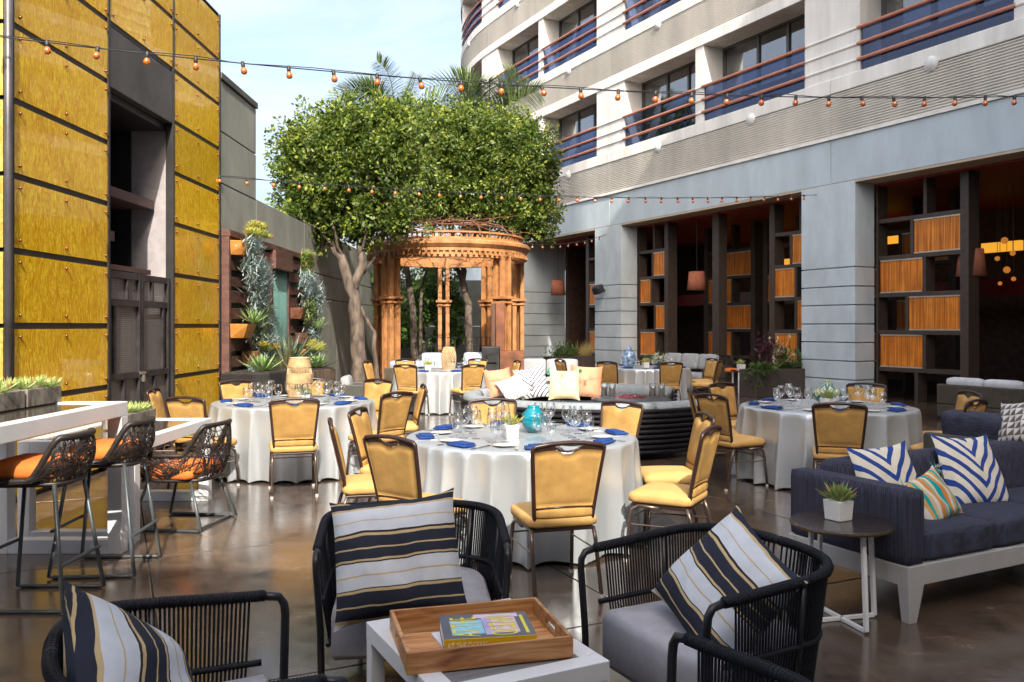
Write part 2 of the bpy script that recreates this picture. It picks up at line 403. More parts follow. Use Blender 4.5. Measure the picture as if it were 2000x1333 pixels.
# ground floor pillars with grooved courses
def pillar(s0, s1, deep):
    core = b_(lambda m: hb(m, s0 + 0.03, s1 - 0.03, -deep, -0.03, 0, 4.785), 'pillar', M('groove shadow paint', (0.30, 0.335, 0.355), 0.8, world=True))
    zs = [0.0, 0.42, 0.83, 1.24, 1.65, 2.07, 2.48, 2.9]
    for a, c in zip(zs[:-1], zs[1:]): b_(lambda m: hb(m, s0, s1, -deep + 0.01, 0, a + 0.014, c - 0.014), 'course', PILM, 0.008, core)
    b_(lambda m: hb(m, s0, s1, -deep + 0.01, 0, 2.914, 4.78), 'shaft', PILM, 0.008, core)
for s0, s1, dp in ((-14.09, -12.56, 0.62), (-5.24, -3.71, 0.62), (3.64, 5.14, 0.62), (10.2, 24, 1.9)): pillar(s0, s1, dp)
# interior of the lounge behind the screens
INW = M('dark lounge wall', (0.085, 0.048, 0.036), 0.6, var=.3, world=True)
REDC = M('oxblood ceiling', (0.30, 0.040, 0.028), 0.6, world=True)
b_(lambda m: hb(m, -24, 10.2, -7.2, -7.0, 0, 4.8), 'lounge_wall', INW)
b_(lambda m: hb(m, -24, 10.2, -7.0, -0.62, 4.70, 4.785), 'lounge_ceiling', REDC)
b_(lambda m: hb(m, -24, 10.2, -0.615, -0.002, 4.74, 4.786), 'soffit', SOFF)
b_(lambda m: hb(m, 10.0, 10.19, -7.0, -1.9, 0, 4.7), 'lounge_end_wall', INW)
b_(lambda m: hb(m, -24, 10.0, -5.0, -4.85, 2.35, 2.75), 'mezzanine_beam', M('red lacquer beam', (0.22, 0.012, 0.012), 0.35, world=True))
# screens of bronze shelves with reed panels
def reed_mat():
    m, t, b = new_mat('amber reed panel'); l = t.links.new  # glossy amber wood in its own colour, nothing lights it from behind
    v = coords(t, True, (1, 1, 0.02)); w = N(t, 'TexNoise', Scale=38.0, Detail=4.0); l(v, w.inputs['Vector'])
    n = N(t, 'TexNoise', Scale=3.0, Detail=4.0); l(coords(t, True), n.inputs['Vector'])
    r = ramp(t, [(0.3, (0.32, 0.075, 0.006)), (0.5, (0.64, 0.185, 0.016)), (0.72, (0.86, 0.36, 0.05))]); l(w.outputs['Fac'], r.inputs['Fac'])
    mx_ = N(t, 'MixRGB', blend_type='MULTIPLY'); mx_.inputs['Fac'].default_value = 0.5
    r2 = ramp(t, [(0.3, (0.6, 0.6, 0.6)), (0.7, (1.3, 1.25, 1.2))]); l(n.outputs['Fac'], r2.inputs['Fac'])
    l(r.outputs['Color'], mx_.inputs['Color1']); l(r2.outputs['Color'], mx_.inputs['Color2']); l(mx_.outputs['Color'], b.inputs['Base Color'])
    b.inputs['Roughness'].default_value = 0.38
    bp = N(t, 'Bump', Strength=0.5, Distance=0.01); l(w.outputs['Fac'], bp.inputs['Height']); l(bp.outputs['Normal'], b.inputs['Normal'])
    return m
REED = reed_mat(); STEELT = M('pale metal strip', (0.62, 0.57, 0.48), 0.35, metal=0.6, world=True)
RZ = [0.0, 0.67, 1.47, 2.28, 3.09, 3.9, 4.69]
def screen(s0, s1, off, pat, posts=(True, True), dep=0.32, sub=None):
    """s0 < s1; pat: per row (fraction of divider from the far end, which side carries a reed panel)"""
    fr = MB()
    for z in RZ[1:-1]: hb(fr, s0 + 0.05, s1 - 0.05, off - dep, off - 0.012, z - 0.045, z + 0.045)
    for k, s in enumerate((s0, s1)):
        if posts[k]: hb(fr, s - 0.09, s + 0.09, off - dep - 0.02, off, 0.0, 4.69)
        else: hb(fr, s - 0.03, s + 0.03, off - dep, off - 0.01, 0.0, 4.69)
    for i, (fd, side) in enumerate(pat):
        sd = s1 - fd * (s1 - s0); hb(fr, sd - 0.04, sd + 0.04, off - dep + 0.005, off - 0.02, RZ[i] + (0.045 if i else 0), RZ[i + 1] - (0.045 if i < 5 else 0))
    fo_ = fr.build('shelf_screen', BRONZE, hotel, bevel=0.004)
    for i, (fd, side) in enumerate(pat):
        if not side: continue
        sd = s1 - fd * (s1 - s0); a, c = (sd + 0.05, s1 - 0.08) if side == 'L' else (s0 + 0.10, sd - 0.05)
        if c - a < 0.1: continue
        z0, z1 = RZ[i] + 0.06, RZ[i + 1] - 0.06
        b_(lambda m: hb(m, a, c, off - 0.12, off - 0.035, z0, z1), 'reed_panel', REED, 0.0, fo_)
        for z in (z0, z1): b_(lambda m: hb(m, a, c, off - 0.11, off - 0.018, z - 0.014, z + 0.014), 'panel_strip', STEELT, 0.0, fo_)
PA = [(0.47, ''), (0.56, 'L'), (0.36, 'R'), (0.56, 'L'), (0.42, 'R'), (0.57, '')]
PB = [(0.5, ''), (0.55, 'L'), (0.5, 'R'), (0.5, 'L'), (0.4, 'R'), (0.6, '')]
PC = [(0.5, ''), (0.62, 'L'), (0.58, 'R'), (0.45, 'L'), (0.5, 'R'), (0.55, '')]
REC = -0.63
screen(-7.35, -5.28, REC, PA, (True, False))
screen(-3.68, -2.12, REC, PB[::-1][1:] + PB[:1] if False else PB, (False, True))
screen(2.2, 3.62, REC, PC, (True, False))
screen(5.18, 6.6, REC, PB, (False, True))
screen(-12.5, -8.75, REC, PA, (False, True))
for a, c, pt in ((-1.9, 0.3, PC), (0.8, 2.9, PA), (7.6, 9.6, PC), (-10.5, -8.0, PB), (-5.6, -3.2, PA)):
    screen(a, c, REC - 2.1, pt)
b_(lambda m: hb(m, -0.12, 0.14, REC - 0.3, REC, 0, 4.70), 'post', BRONZE, 0.006)
# far lit fittings inside
for s, o_, z, w in ((1.6, -5.6, 3.55, 1.5), (-2.4, -5.2, 3.9, 1.5), (4.6, -5.5, 3.5, 1.2), (-5.6, -5.4, 3.45, 1.0)):
    b_(lambda m: hb(m, s, s + w, o_, o_ + 0.12, z, z + 0.24), 'ceiling_lamp', glow('lamp glow', (1.0, 0.45, 0.04), 0.32))

# cluster of lit amber globes hanging in the lounge at the far right
kq = (1962 - 1000) / FPX; aq = FP0 + N2 * -3.2; sq = (aq.x - kq * aq.y) / (-E2.x + kq * E2.y); pq = F(sq, -3.2)
gc = thing('globe_pendant', 'cluster of lit amber glass globes hanging inside the lounge', 'lamp', (pq.x, pq.y, 2.6))
for i, (dx, dz, r_) in enumerate(((0, .9, .075), (.18, .62, .06), (-.16, .5, .055), (.05, .25, .075), (.2, .05, .05), (-.1, -.05, .045))):
    MB().lathe([(0, -r_)] + [(r_ * cos(q), r_ * sin(q)) for q in (-1.1, -.6, 0, .6, 1.1)] + [(0, r_)], 12, (dx, 0, dz)).build('globe', glow('globe glow', (1.0, 0.34, 0.05), 0.14), gc, smooth=True)
    MB().tube([(dx, 0, dz + r_), (dx, 0, 2.1)], .006, 4).build('cord', BRONZE, gc)
# ================================================================== gold glass pavilion (left)
XW = -4.5
def gold_mat(name, lo, hi, metal, rough):
    m, t, b = new_mat(name); l = t.links.new
    v = coords(t, True, (1.0, 2.4, 0.55)); d = N(t, 'TexNoise', Scale=5.0, Detail=4.0); l(v, d.inputs['Vector'])
    mxv = N(t, 'MixRGB', blend_type='ADD'); mxv.inputs['Fac'].default_value = 0.30; l(v, mxv.inputs['Color1']); l(d.outputs['Color'], mxv.inputs['Color2'])
    n = N(t, 'TexNoise', Scale=11.0, Detail=4.0, Roughness=0.55, Distortion=2.6); l(mxv.outputs['Color'], n.inputs['Vector'])
    r = ramp(t, [(0.36, lo), (0.5, [(a + c) / 2 * 0.9 for a, c in zip(lo, hi)]), (0.63, hi)]); l(n.outputs['Fac'], r.inputs['Fac'])
    oi = N(t, 'ObjectInfo'); hv = N(t, 'HueSaturation'); mr_ = N(t, 'MapRange'); mr_.inputs['To Min'].default_value = .82; mr_.inputs['To Max'].default_value = 1.12; l(oi.outputs['Random'], mr_.inputs['Value']); l(mr_.outputs['Result'], hv.inputs['Value']); l(r.outputs['Color'], hv.inputs['Color']); l(hv.outputs['Color'], b.inputs['Base Color'])
    b.inputs['Metallic'].default_value = metal; b.inputs['Roughness'].default_value = rough
    b.inputs['Coat Weight'].default_value = 0.45; b.inputs['Coat Roughness'].default_value = 0.02; b.inputs['Coat Tint'].default_value = (1, .8, .3, 1)
    bp = N(t, 'Bump', Strength=0.06, Distance=0.02); l(n.outputs['Fac'], bp.inputs['Height']); l(bp.outputs['Normal'], b.inputs['Normal'])
    return m
GOLD = gold_mat('amber glass panel', (0.66, 0.30, 0.0), (1.0, 0.80, 0.06), 0.12, 0.16)
GOLD2 = gold_mat('pale brass plate', (0.55, 0.42, 0.08), (0.86, 0.74, 0.28), 0.35, 0.3)
DARKM = M('dark steel', (0.040, 0.038, 0.040), 0.45, metal=0.4, var=0.2, vs=3, world=True)
GREYM = M('grey zinc sheet', (0.105, 0.10, 0.105), 0.45, metal=0.5, var=0.25, vs=1.6, world=True)
COPB = M('copper bolt', (0.34, 0.15, 0.07), 0.35, metal=0.9, world=True)
pav = thing('gold_pavilion', 'amber gold glass panelled pavilion with dark steel gate', 'building', (XW, 9.5, 0), world=True)
ZR = [0.25 + 0.68 * k for k in range(10)]
def pb(fn, name, mat, bevel=0.0, par=None, smooth=False):
    mb = MB(); fn(mb); return mb.build(name, mat, par or pav, bevel=bevel, smooth=smooth)
YC = [(7.62, 9.42), (11.22, 12.98)]
def bolt(mb, x, y, z, ax='x', r=0.015):
    q = [(r, 0), (r, 0.012), (r * 0.6, 0.022), (0, 0.024)]; s = MB().lathe(q, 8)
    R = Matrix.Rotation(pi / 2, 3, 'Y') if ax == 'x' else Matrix.Rotation(pi / 2, 3, 'X')
    mb.add([R @ Vector(p) + Vector((x, y, z)) for p in s.v], s.f)
def gold_panel(y0, y1, z0, z1, mat=GOLD):
    o = pb(lambda m: m.b2((XW - 0.02, y0 + 0.012, z0 + 0.03), (XW, y1 - 0.012, z1 - 0.03)), 'gold_panel', mat)
    def bo(m):
        for y in (y0 + 0.10, (y0 + y1) / 2, y1 - 0.07):
            for z in (z0 + 0.10, z1 - 0.10): bolt(m, XW, y, z)
    pb(bo, 'bolt_set', COPB, par=o, smooth=True)
for (y0, y1) in YC:
    for k in range(len(ZR) - 1): gold_panel(y0, y1, ZR[k], ZR[k + 1])
for k in (7, 8): gold_panel(9.42, 11.22, ZR[k], ZR[k + 1])
gold_panel(YC[0][0], YC[0][1], 0.03, 0.25); gold_panel(YC[1][0], YC[1][1], 0.03, 0.25)
def mull(m):
    for z in ZR + [6.39]:
        for (y0, y1) in YC + ([(9.42, 11.22)] if z > 4.9 else []): m.b2((XW - 0.08, y0, z - 0.026), (XW - 0.012, y1, z + 0.026))
    for y in (7.6, 9.42, 11.22, 13.0): m.b2((XW - 0.09, y - 0.02, 0), (XW + 0.012, y + 0.02, 6.4))
pb(mull, 'frame_grid', DARKM)
pb(lambda m: (m.b2((-9.5, 7.66, 0), (XW - 0.10, 9.40, 6.36)), m.b2((-9.5, 11.24, 0), (XW - 0.10, 13.0, 6.36)), m.b2((-9.5, 9.40, 4.30), (XW - 0.10, 11.24, 6.36)), m.b2((-9.5, 9.40, 0), (-5.9, 11.24, 4.30))), 'wall', M('lilac grey render', (0.36, 0.33, 0.34), 0.8, world=True, bump=0.1))
pb(lambda m: m.b2((XW - 0.10, 9.45, 4.29), (XW + 0.004, 11.19, 4.965)), 'header_plate', GREYM, 0.006)
pb(lambda m: m.b2((-5.9, 9.42, 4.20), (XW - 0.10, 11.22, 4.298)), 'recess_soffit', DARKM)
pb(lambda m: (m.b2((-5.88, 9.43, 0), (-5.84, 11.2, 4.2)), m.b2((-5.83, 11.2, 0), (-5.06, 11.236, 4.19))), 'recess_back_and_shade', M('dark recess tone', (0.012, 0.011, 0.013), 0.7, world=True))  # black sheet over the inner jamb stands in for its shade
for z, x0, y0, y1 in ((3.15, -5.8, 10.0, 11.2), (2.62, -5.8, 9.44, 10.1)):
    pb(lambda m: m.b2((x0, y0, z), (-4.75, y1, z + 0.12)), 'shelf_beam', M('plum steel beam', (0.10, 0.055, 0.055), 0.5, metal=0.3, world=True), 0.004)
def chain(m):
    for i in range(34):
        z = 4.15 - i * 0.056; c = [(0.014 * cos(a) if i % 2 else 0, 0 if i % 2 else 0.014 * cos(a), 0.033 * sin(a)) for a in [k * pi / 4 for k in range(8)]]
        m.tube([(-4.72 + x, 9.82 + y, z + w) for x, y, w in c], 0.005, 5, closed=True)
pb(chain, 'chain', M('chain steel', (0.22, 0.2, 0.19), 0.4, metal=0.8, world=True))
# gate: two leaves of framed wire mesh
def mesh_mat():
    m, t, b = new_mat('wire mesh'); l = t.links.new
    v = coords(t, True, (1, 1, 1)); sx = N(t, 'SeparateXYZ'); l(v, sx.inputs[0])
    outs = []
    for ax, sc_ in (('Y', 200.0), ('Z', 260.0)):
        mu = N(t, 'Math', operation='MULTIPLY'); mu.inputs[1].default_value = sc_; l(sx.outputs[ax], mu.inputs[0])
        sn = N(t, 'Math', operation='SINE'); l(mu.outputs[0], sn.inputs[0]); gt = N(t, 'Math', operation='GREATER_THAN'); gt.inputs[1].default_value = -0.1; l(sn.outputs[0], gt.inputs[0]); outs.append(gt)
    mi = N(t, 'Math', operation='MULTIPLY'); l(outs[0].outputs[0], mi.inputs[0]); l(outs[1].outputs[0], mi.inputs[1])
    iv = N(t, 'Math', operation='SUBTRACT'); iv.inputs[0].default_value = 1.0; l(mi.outputs[0], iv.inputs[1]); l(iv.outputs[0], b.inputs['Alpha'])
    b.inputs['Base Color'].default_value = (0.28, 0.26, 0.26, 1); b.inputs['Metallic'].default_value = 0.5; b.inputs['Roughness'].default_value = 0.4
    return m
WIRE = mesh_mat(); GX = XW - 0.03
for (y0, y1, hx) in ((9.47, 10.315, 1), (10.325, 11.17, -1)):
    w = y1 - y0; iy = y0 + (0.14 if hx < 0 else 0.0)
    fr = MB()
    for y in (y0 + 0.03, y1 - 0.03): fr.b2((GX - 0.05, y - 0.03, 0.03), (GX + 0.01, y + 0.03, 2.24))
    for z in (0.07, 1.02, 1.88, 2.2): fr.b2((GX - 0.045, y0 + 0.06, z - 0.04), (GX + 0.006, y1 - 0.06, z + 0.04))
    mid = (y0 + 0.42, y0 + 0.18, y0 + 0.5) if hx > 0 else (y0 + 0.42, y1 - 0.18, y0 + 0.34)
    for (z0, z1), y in zip(((0.11, 0.98), (1.06, 1.84), (1.92, 2.16)), mid): fr.b2((GX - 0.04, y - 0.025, z0), (GX + 0.003, y + 0.025, z1))
    leaf_ = fr.build('gate_leaf', M('weathered black steel', (0.055, 0.048, 0.052), 0.5, metal=0.5, var=0.35, vs=5, world=True), pav, bevel=0.004)
    for (z0, z1) in ((0.11, 0.98), (1.06, 1.84), (1.92, 2.16)):
        pb(lambda m: m.b2((GX - 0.034, y0 + 0.06, z0), (GX - 0.03, y1 - 0.06, z1)), 'mesh_panel', WIRE, par=leaf_)
pb(lambda m: (m.b2((GX + 0.01, 10.25, 1.02), (GX + 0.03, 10.40, 1.05)), m.b2((GX + 0.012, 10.30, 0.93), (GX + 0.035, 10.36, 1.0)), m.tube([(GX + 0.024, 10.30 + 0.02 * (1 - cos(a)) + 0.01, 1.0 + 0.035 * sin(a)) for a in [k * pi / 6 for k in range(7)]], 0.005, 6)), 'padlock', M('steel padlock', (0.6, 0.58, 0.52), 0.3, metal=0.9, world=True), 0.002)
pb(lambda m: m.b2((GX - 0.2, 9.5, 2.25), (GX, 10.6, 2.31)), 'gate_head', M('plum steel beam', (0.10, 0.055, 0.055)), 0.003)
# front return with brass plates and corner pipe
pb(lambda m: m.tube([(XW + 0.0, 7.55, 0), (XW + 0.0, 7.55, 6.4)], 0.035, 12), 'corner_pipe', GREYM, smooth=True)
for k in range(len(ZR) - 1):
    o = pb(lambda m: m.b2((XW - 0.95, 7.54, ZR[k] + 0.02), (XW - 0.045, 7.56, ZR[k + 1] - 0.02)), 'brass_plate', GOLD2, 0.003)
    def bo(m):
        for z in (ZR[k] + 0.1, ZR[k + 1] - 0.1): bolt(m, XW - 0.13, 7.54, z, 'y', 0.024)
    pb(bo, 'bolt_set', COPB, par=o, smooth=True)
pb(lambda m: m.b2((-9.5, 7.57, 0), (XW - 0.1, 7.655, 6.36)), 'end_wall', DARKM)

# ================================================================== grey garden wall
GW = M('grey cement wall', (0.255, 0.265, 0.235), 0.9, var=0.14, vs=1.8, bump=0.25, bs=40, world=True, stretch=(1, 1, 0.5))
gw = thing('garden_wall', 'grey cement panel wall beyond the gold pavilion, stepped down towards the tree', 'wall', (-4.55, 13, 0), world=True)
def wp(y0, y1, z0, z1): MB().b2((-4.95, y0 + 0.008, z0 + 0.01), (-4.5, y1 - 0.008, z1 - 0.01)).build('wall_panel', GW, gw, bevel=0.008)
for z0, z1 in ((0, 2.2), (2.2, 3.82), (3.82, 4.62), (4.62, 5.42)): wp(13.03, 14.86, z0, z1)
MB().b2((-5.3, 13.03, 5.425), (-4.47, 14.88, 5.53)).build('coping', GREYM, gw, bevel=0.01)
for y0, y1 in ((14.86, 18.3), (18.3, 21.7), (21.7, 25.2), (25.2, 29)):
    for z0, z1 in ((0, 2.25), (2.25, 2.82), (2.82, 3.85)): wp(y0, y1, z0, z1)
MB().b2((-4.94, 13.04, 0), (-4.54, 29, 3.8)).build('wall_core', DARKM, gw)
bw = thing('back_wall', 'dark cement wall behind the gazebo and shrubs', 'wall', (-2, 30, 0), world=True)
for i in range(2):
    for z0, z1 in ((0, 1.6), (1.6, 3.2)): MB().b2((-4.9 + i * 2.2, 29.2, z0 + 0.01), (-2.72 + i * 2.2, 29.5, z1 - 0.01)).build('wall_panel', GW, bw, bevel=0.01)

# wings of the hotel behind the camera: they throw the shade over the near and right side
wing = thing('hotel_wing', 'tall cream hotel wing standing behind the viewpoint on the right', 'building', (9, -5, 0), world=True)
MB().b2((6.2, -3.0, 0), (7.45, 2.65, 30.5)).build('added_shade_tower', STUCCO, wing)  # unseen tower, added to shade the far ground floor return wall
MB().b2((7.5, -44, 0), (26, 2.6, 24.7)).build('wall', STUCCO, wing)
MB().b2((7.4, -44.1, 24.7), (26.1, 2.7, 25.0)).build('parapet', STUCCO, wing)
for z in (3, 6.6, 10.2, 13.8, 17.4, 21):
    for i in range(9): MB().b2((7.47, -3.6 - i * 4, z), (7.52, -0.8 - i * 4, z + 1.8)).build('window', WFR, wing)
lowb = thing('low_wing', 'low cream hotel wing standing behind the viewpoint', 'building', (0, -5, 0), world=True)
MB().b2((-22, -14, 0), (7.49, -3.1, 7.0)).build('wall', STUCCO, lowb)
MB().b2((-22.1, -14, 7.0), (7.49, -3.0, 7.15)).build('parapet', STUCCO, lowb)
for i in range(5): MB().b2((-17 + i * 4.2, -3.11, 0.3), (-14 + i * 4.2, -3.06, 3.2)).build('window', WFR, lowb)
for i in range(5): MB().b2((-17 + i * 4.2, -3.11, 4.2), (-14 + i * 4.2, -3.06, 6.2)).build('window', WFR, lowb)

# ================================================================== plants helpers
SUCG = leaf_mat('succulent green', (0.13, 0.22, 0.06), (0.30, 0.40, 0.12), 0.45, 0.15, (0.42, 0.17, 0.08))
SUCB = leaf_mat('blue chalk succulent', (0.17, 0.25, 0.26), (0.44, 0.53, 0.52), 0.6, 0.1)
AGAV = leaf_mat('agave green', (0.10, 0.20, 0.06), (0.27, 0.38, 0.14), 0.4, 0.15)
LIME = leaf_mat('lime succulent', (0.26, 0.34, 0.05), (0.52, 0.55, 0.15), 0.45, 0.2, (0.6, 0.3, 0.05))
def rosette(mb, c, n, Ln, w, rng, flat=0.35, bend=0.25, thick=0.006):
    for i in range(n):
        a = i * 2.39996 + rng.uniform(-.2, .2); el = flat + (1.45 - flat) * (1 - (i / n) ** 0.8) ** 1.2
        el = flat + (1.35 - flat) * (i / n); k = 1 - 0.45 * (i / n)
        d = Vector((cos(a) * cos(el), sin(a) * cos(el), sin(el)))
        mb.leaf(Vector(c) + d * 0.01, d, (0, 0, 1), Ln * k * rng.uniform(.85, 1.1), w * k, bend * rng.uniform(.4, 1.2), 3, thick)
def trail(mb, c, n, Ln, w, rng, spread, drop):
    """hanging clump of narrow leaves"""
    for i in range(n):
        p = Vector(c) + Vector((rng.uniform(-.3, .6) * spread, rng.gauss(0, 1) * spread * .6, -abs(rng.gauss(0, .5)) * drop))
        d = Vector((rng.uniform(-.2, 1), rng.gauss(0, .7), rng.uniform(-.5, .9)))
        mb.leaf(p, d, (0, 0, 1), Ln * rng.uniform(.6, 1.2), w, rng.uniform(-.1, .4), 2, 0.003)
SOIL = M('dark soil', (0.035, 0.026, 0.02), 0.95, var=0.3, vs=30, bump=0.6, world=True)

# ================================================================== planted timber frame on the wall
RUST = M('red brown timber', (0.105, 0.047, 0.036), 0.65, var=0.3, vs=5, bump=0.25, bs=30, world=True, stretch=(1, 0.5, 3))
COPP = M('copper orange pocket', (0.52, 0.22, 0.045), 0.45, metal=0.35, var=0.2, vs=6, world=True)
CORT = M('corten steel', (0.19, 0.075, 0.038), 0.6, metal=0.35, var=0.28, vs=4, bump=0.15, world=True)
TEAL = M('teal fluted glass', (0.13, 0.27, 0.24), 0.25, var=0.3, vs=9, world=True, stretch=(1, 6, 0.05), coat=0.5)
vg = thing('planted_frame', 'red brown slatted timber frame full of succulents around a teal curtain', 'vertical garden', (-4.4, 15, 0), world=True)
YA, YB, YD, YE = 13.1, 15.4, 16.6, 17.9      # left slats, curtain, right slats
for y in (YA, YB, YD, YE): MB().b2((-4.49, y - 0.05, 0.6), (-4.37, y + 0.05, 3.0 if y < 16 else 2.98)).build('post', RUST, vg, bevel=0.006)
MB().b2((-4.49, YA - 0.06, 3.0), (-4.35, YE + 0.06, 3.1)).build('top_beam', RUST, vg, bevel=0.006)
MB().b2((-4.48, YB, 2.66), (-4.3, YD, 2.995)).build('header', RUST, vg, bevel=0.006)
for i in range(9):
    z = 0.7 + i * 0.255
    for (a, c) in ((YA, YB), (YD, YE)):
        if (i * 7 + int(a)) % 4 == 3: c = a + (c - a) * 0.55
        MB().b2((-4.47, a + 0.051, z), (-4.385, c - 0.051, z + 0.15 + 0.02 * (i % 3))).build('slat', RUST, vg, bevel=0.005)
fl = MB()
for i in range(16): fl.tube([(-4.43, YB + 0.09 + i * 0.068, 0.5), (-4.43, YB + 0.09 + i * 0.068, 2.655)], 0.038, 8)
fl.build('teal_curtain', TEAL, vg, smooth=True)
MB().b2((-4.49, YD - 0.2, 0.5), (-4.44, YD - 0.06, 2.65)).build('reveal', M('pale reveal', (0.5, 0.46, 0.4), 0.8, world=True), vg)
pk = [(13.42, 2.72, COPP), (13.42, 1.42, COPP), (14.0, 0.98, CORT), (17.0, 1.75, CORT), (17.4, 1.25, RUST), (17.2, 0.92, COPP)]
for y, z, mt in pk:
    q = MB().add([(-4.38, y - .3, z), (-4.2, y - .2, z), (-4.2, y + .2, z), (-4.38, y + .3, z), (-4.38, y - .33, z + .22), (-4.12, y - .24, z + .22), (-4.12, y + .24, z + .22), (-4.38, y + .33, z + .22)],
                 [(3, 2, 1, 0), (0, 1, 5, 4), (1, 2, 6, 5), (2, 3, 7, 6), (3, 0, 4, 7), (4, 5, 6, 7)])
    q.build('planter_pocket', mt, vg, bevel=0.004)
rg = random.Random(3)
def clump(lbl_mat, fn): m = MB(); fn(m); return m.build('succulent', lbl_mat, vg)
for (x, y, z, mt, n, Ln, w) in ((-4.1, 13.4, 3.05, LIME, 70, .20, .018), (-4.12, 13.9, 3.1, LIME, 50, .18, .016), (-4.1, 13.4, 1.66, AGAV, 26, .36, .03), (-4.1, 14.0, 1.2, LIME, 40, .18, .02), (-4.0, 17.4, 1.55, AGAV, 24, .4, .025), (-4.0, 17.2, 1.12, LIME, 60, .22, .012), (-4.05, 17.0, 3.0, SUCG, 90, .16, .012)):
    m = MB(); rosette(m, (x, y, z), n, Ln, w, rg, 0.1, 0.2)
    if mt is LIME:
        for k in range(5): rosette(m, (x + rg.uniform(-.1, .15), y + rg.uniform(-.35, .35), z + rg.uniform(-.05, .2)), 30, Ln * .8, w, rg, 0.0, 0.3)
    m.build('succulent', mt, vg)
for (x, y, z, n, sp, dr, mt) in ((-4.1, 13.55, 2.62, 320, .28, .35, SUCB), (-4.15, 14.0, 2.5, 420, .25, .9, SUCB), (-4.15, 14.2, 1.75, 420, .22, .75, SUCB), (-4.1, 13.95, 1.95, 200, .2, .4, SUCG), (-4.05, 13.45, .95, 300, .2, .55, SUCB), (-4.1, 17.1, 2.65, 320, .26, .5, SUCB), (-4.1, 17.6, 2.4, 380, .28, .8, SUCB), (-4.1, 17.2, 2.05, 200, .22, .3, SUCG), (-4.1, 17.8, 1.0, 200, .22, .5, SUCB), (-4.1, 13.4, 2.95, 200, .2, .2, SUCB), (-4.1, 13.75, 2.3, 300, .2, .5, SUCB), (-4.1, 14.15, 1.4, 300, .2, .5, SUCB), (-4.1, 17.1, 3.05, 220, .16, .35, SUCG), (-4.1, 17.5, 1.6, 240, .2, .5, SUCB)):
    m = MB(); trail(m, (x - .08, y, z), int(n * 1.7), .17, .016, rg, sp * 1.1, dr * 1.15); m.build('trailing_succulent', mt, vg, kind='stuff')
# steel planter boxes at its foot
STB = M('blackened steel planter', (0.035, 0.036, 0.038), 0.5, metal=0.5, var=0.3, vs=3, world=True)
STR = M('streaked rusted planter', (0.16, 0.115, 0.085), 0.6, metal=0.4, var=0.5, vs=3, world=True, stretch=(3, 3, 0.4))
def boxp(label, poly, z1, mat):
    t = thing('planter_box', label, 'planter', (poly[0][0], poly[0][1], 0), world=True)
    MB().prism(poly, 0, z1).build('box', mat, t, bevel=0.008)
    cx = sum(p[0] for p in poly) / len(poly); cy = sum(p[1] for p in poly) / len(poly)
    MB().prism([(cx + (x - cx) * .93, cy + (y - cy) * .93) for x, y in poly], z1 + 0.001, z1 + 0.015).build('soil', SOIL, t); return t
pb1 = boxp('black steel planter box holding a pale agave below the planted frame', [(-4.45, 12.95), (-3.72, 12.95), (-3.35, 13.9), (-4.2, 14.3), (-4.45, 14.3)], 0.88, STB)
pb2 = boxp('rust streaked steel planter box with agave nearest the tree', [(-4.2, 15.2), (-3.5, 14.9), (-3.3, 15.8), (-4.2, 17.6)], 0.82, STR)
def plant(name, label, cat, loc, mat, fn, group=None):
    m = MB(); fn(m); o = m.build(name, mat, loc=loc); return tag(o, label, cat, group)
plant('agave_plant', 'pale green agave in the black steel planter box', 'plant', (-3.95, 13.35, .88), AGAV, lambda m: rosette(m, (0, 0, 0), 34, .46, .055, rg, .1, .25))
plant('agave_plant', 'tall dark spiky agave in front of the teal curtain', 'plant', (-3.95, 15.0, .9), leaf_mat('dark agave', (0.05, 0.11, 0.07), (0.14, 0.22, 0.13)), lambda m: rosette(m, (0, 0, 0), 46, .85, .05, rg, .15, .12))
plant('agave_plant', 'pale agave in the rust streaked planter by the tree', 'plant', (-3.6, 15.6, .83), AGAV, lambda m: rosette(m, (0, 0, 0), 30, .44, .06, rg, .1, .25))
plant('rush_plant', 'feathery pale upright plant beside the teal curtain', 'plant', (-3.85, 14.3, .88), leaf_mat('rush tan', (0.30, 0.27, 0.14), (0.45, 0.42, 0.26)), lambda m: [m.leaf((rg.gauss(0, .06), rg.gauss(0, .06), 0), (rg.gauss(0, .25), rg.gauss(0, .25), 1), (1, 0, 0), rg.uniform(.4, .8), .012, .1, 3) for i in range(60)])

# ================================================================== gazebo
gz = thing('round_gazebo', 'round ochre painted gazebo with open dome under the trees', 'gazebo', (-1.72, 22.6, 0))
OCH = M('ochre gazebo paint', (0.41, 0.19, 0.072), 0.5, var=0.25, vs=4, bump=.2, bs=30)
OCHR = M('rust dome iron', (0.15, 0.062, 0.032), 0.6, var=0.3, vs=8)
GR = 1.95
for adeg in (-132, -41, 19, 57, 98, 162):
    a = radians(adeg); cx, cy = GR * cos(a), GR * sin(a)
    R = Matrix.Rotation(a, 3, 'Z'); col = MB()
    offs = [(-.11, -.11), (.11, -.11), (.11, .11), (-.11, .11)]
    for ox, oy in offs: p = R @ Vector((ox, oy, 0)); col.box((cx + p.x, cy + p.y, 1.85), (.11, .11, 3.2), R)
    c = col.build('column', OCH, gz, bevel=0.006)
    MB().box((cx, cy, 2.32), (.46, .46, .07), R).box((cx, cy, 2.20), (.40, .40, .05), R).build('collar', OCH, c, bevel=0.006)
    MB().box((cx, cy, .14), (.46, .46, .28), R).build('plinth', CORT, c, bevel=0.01)
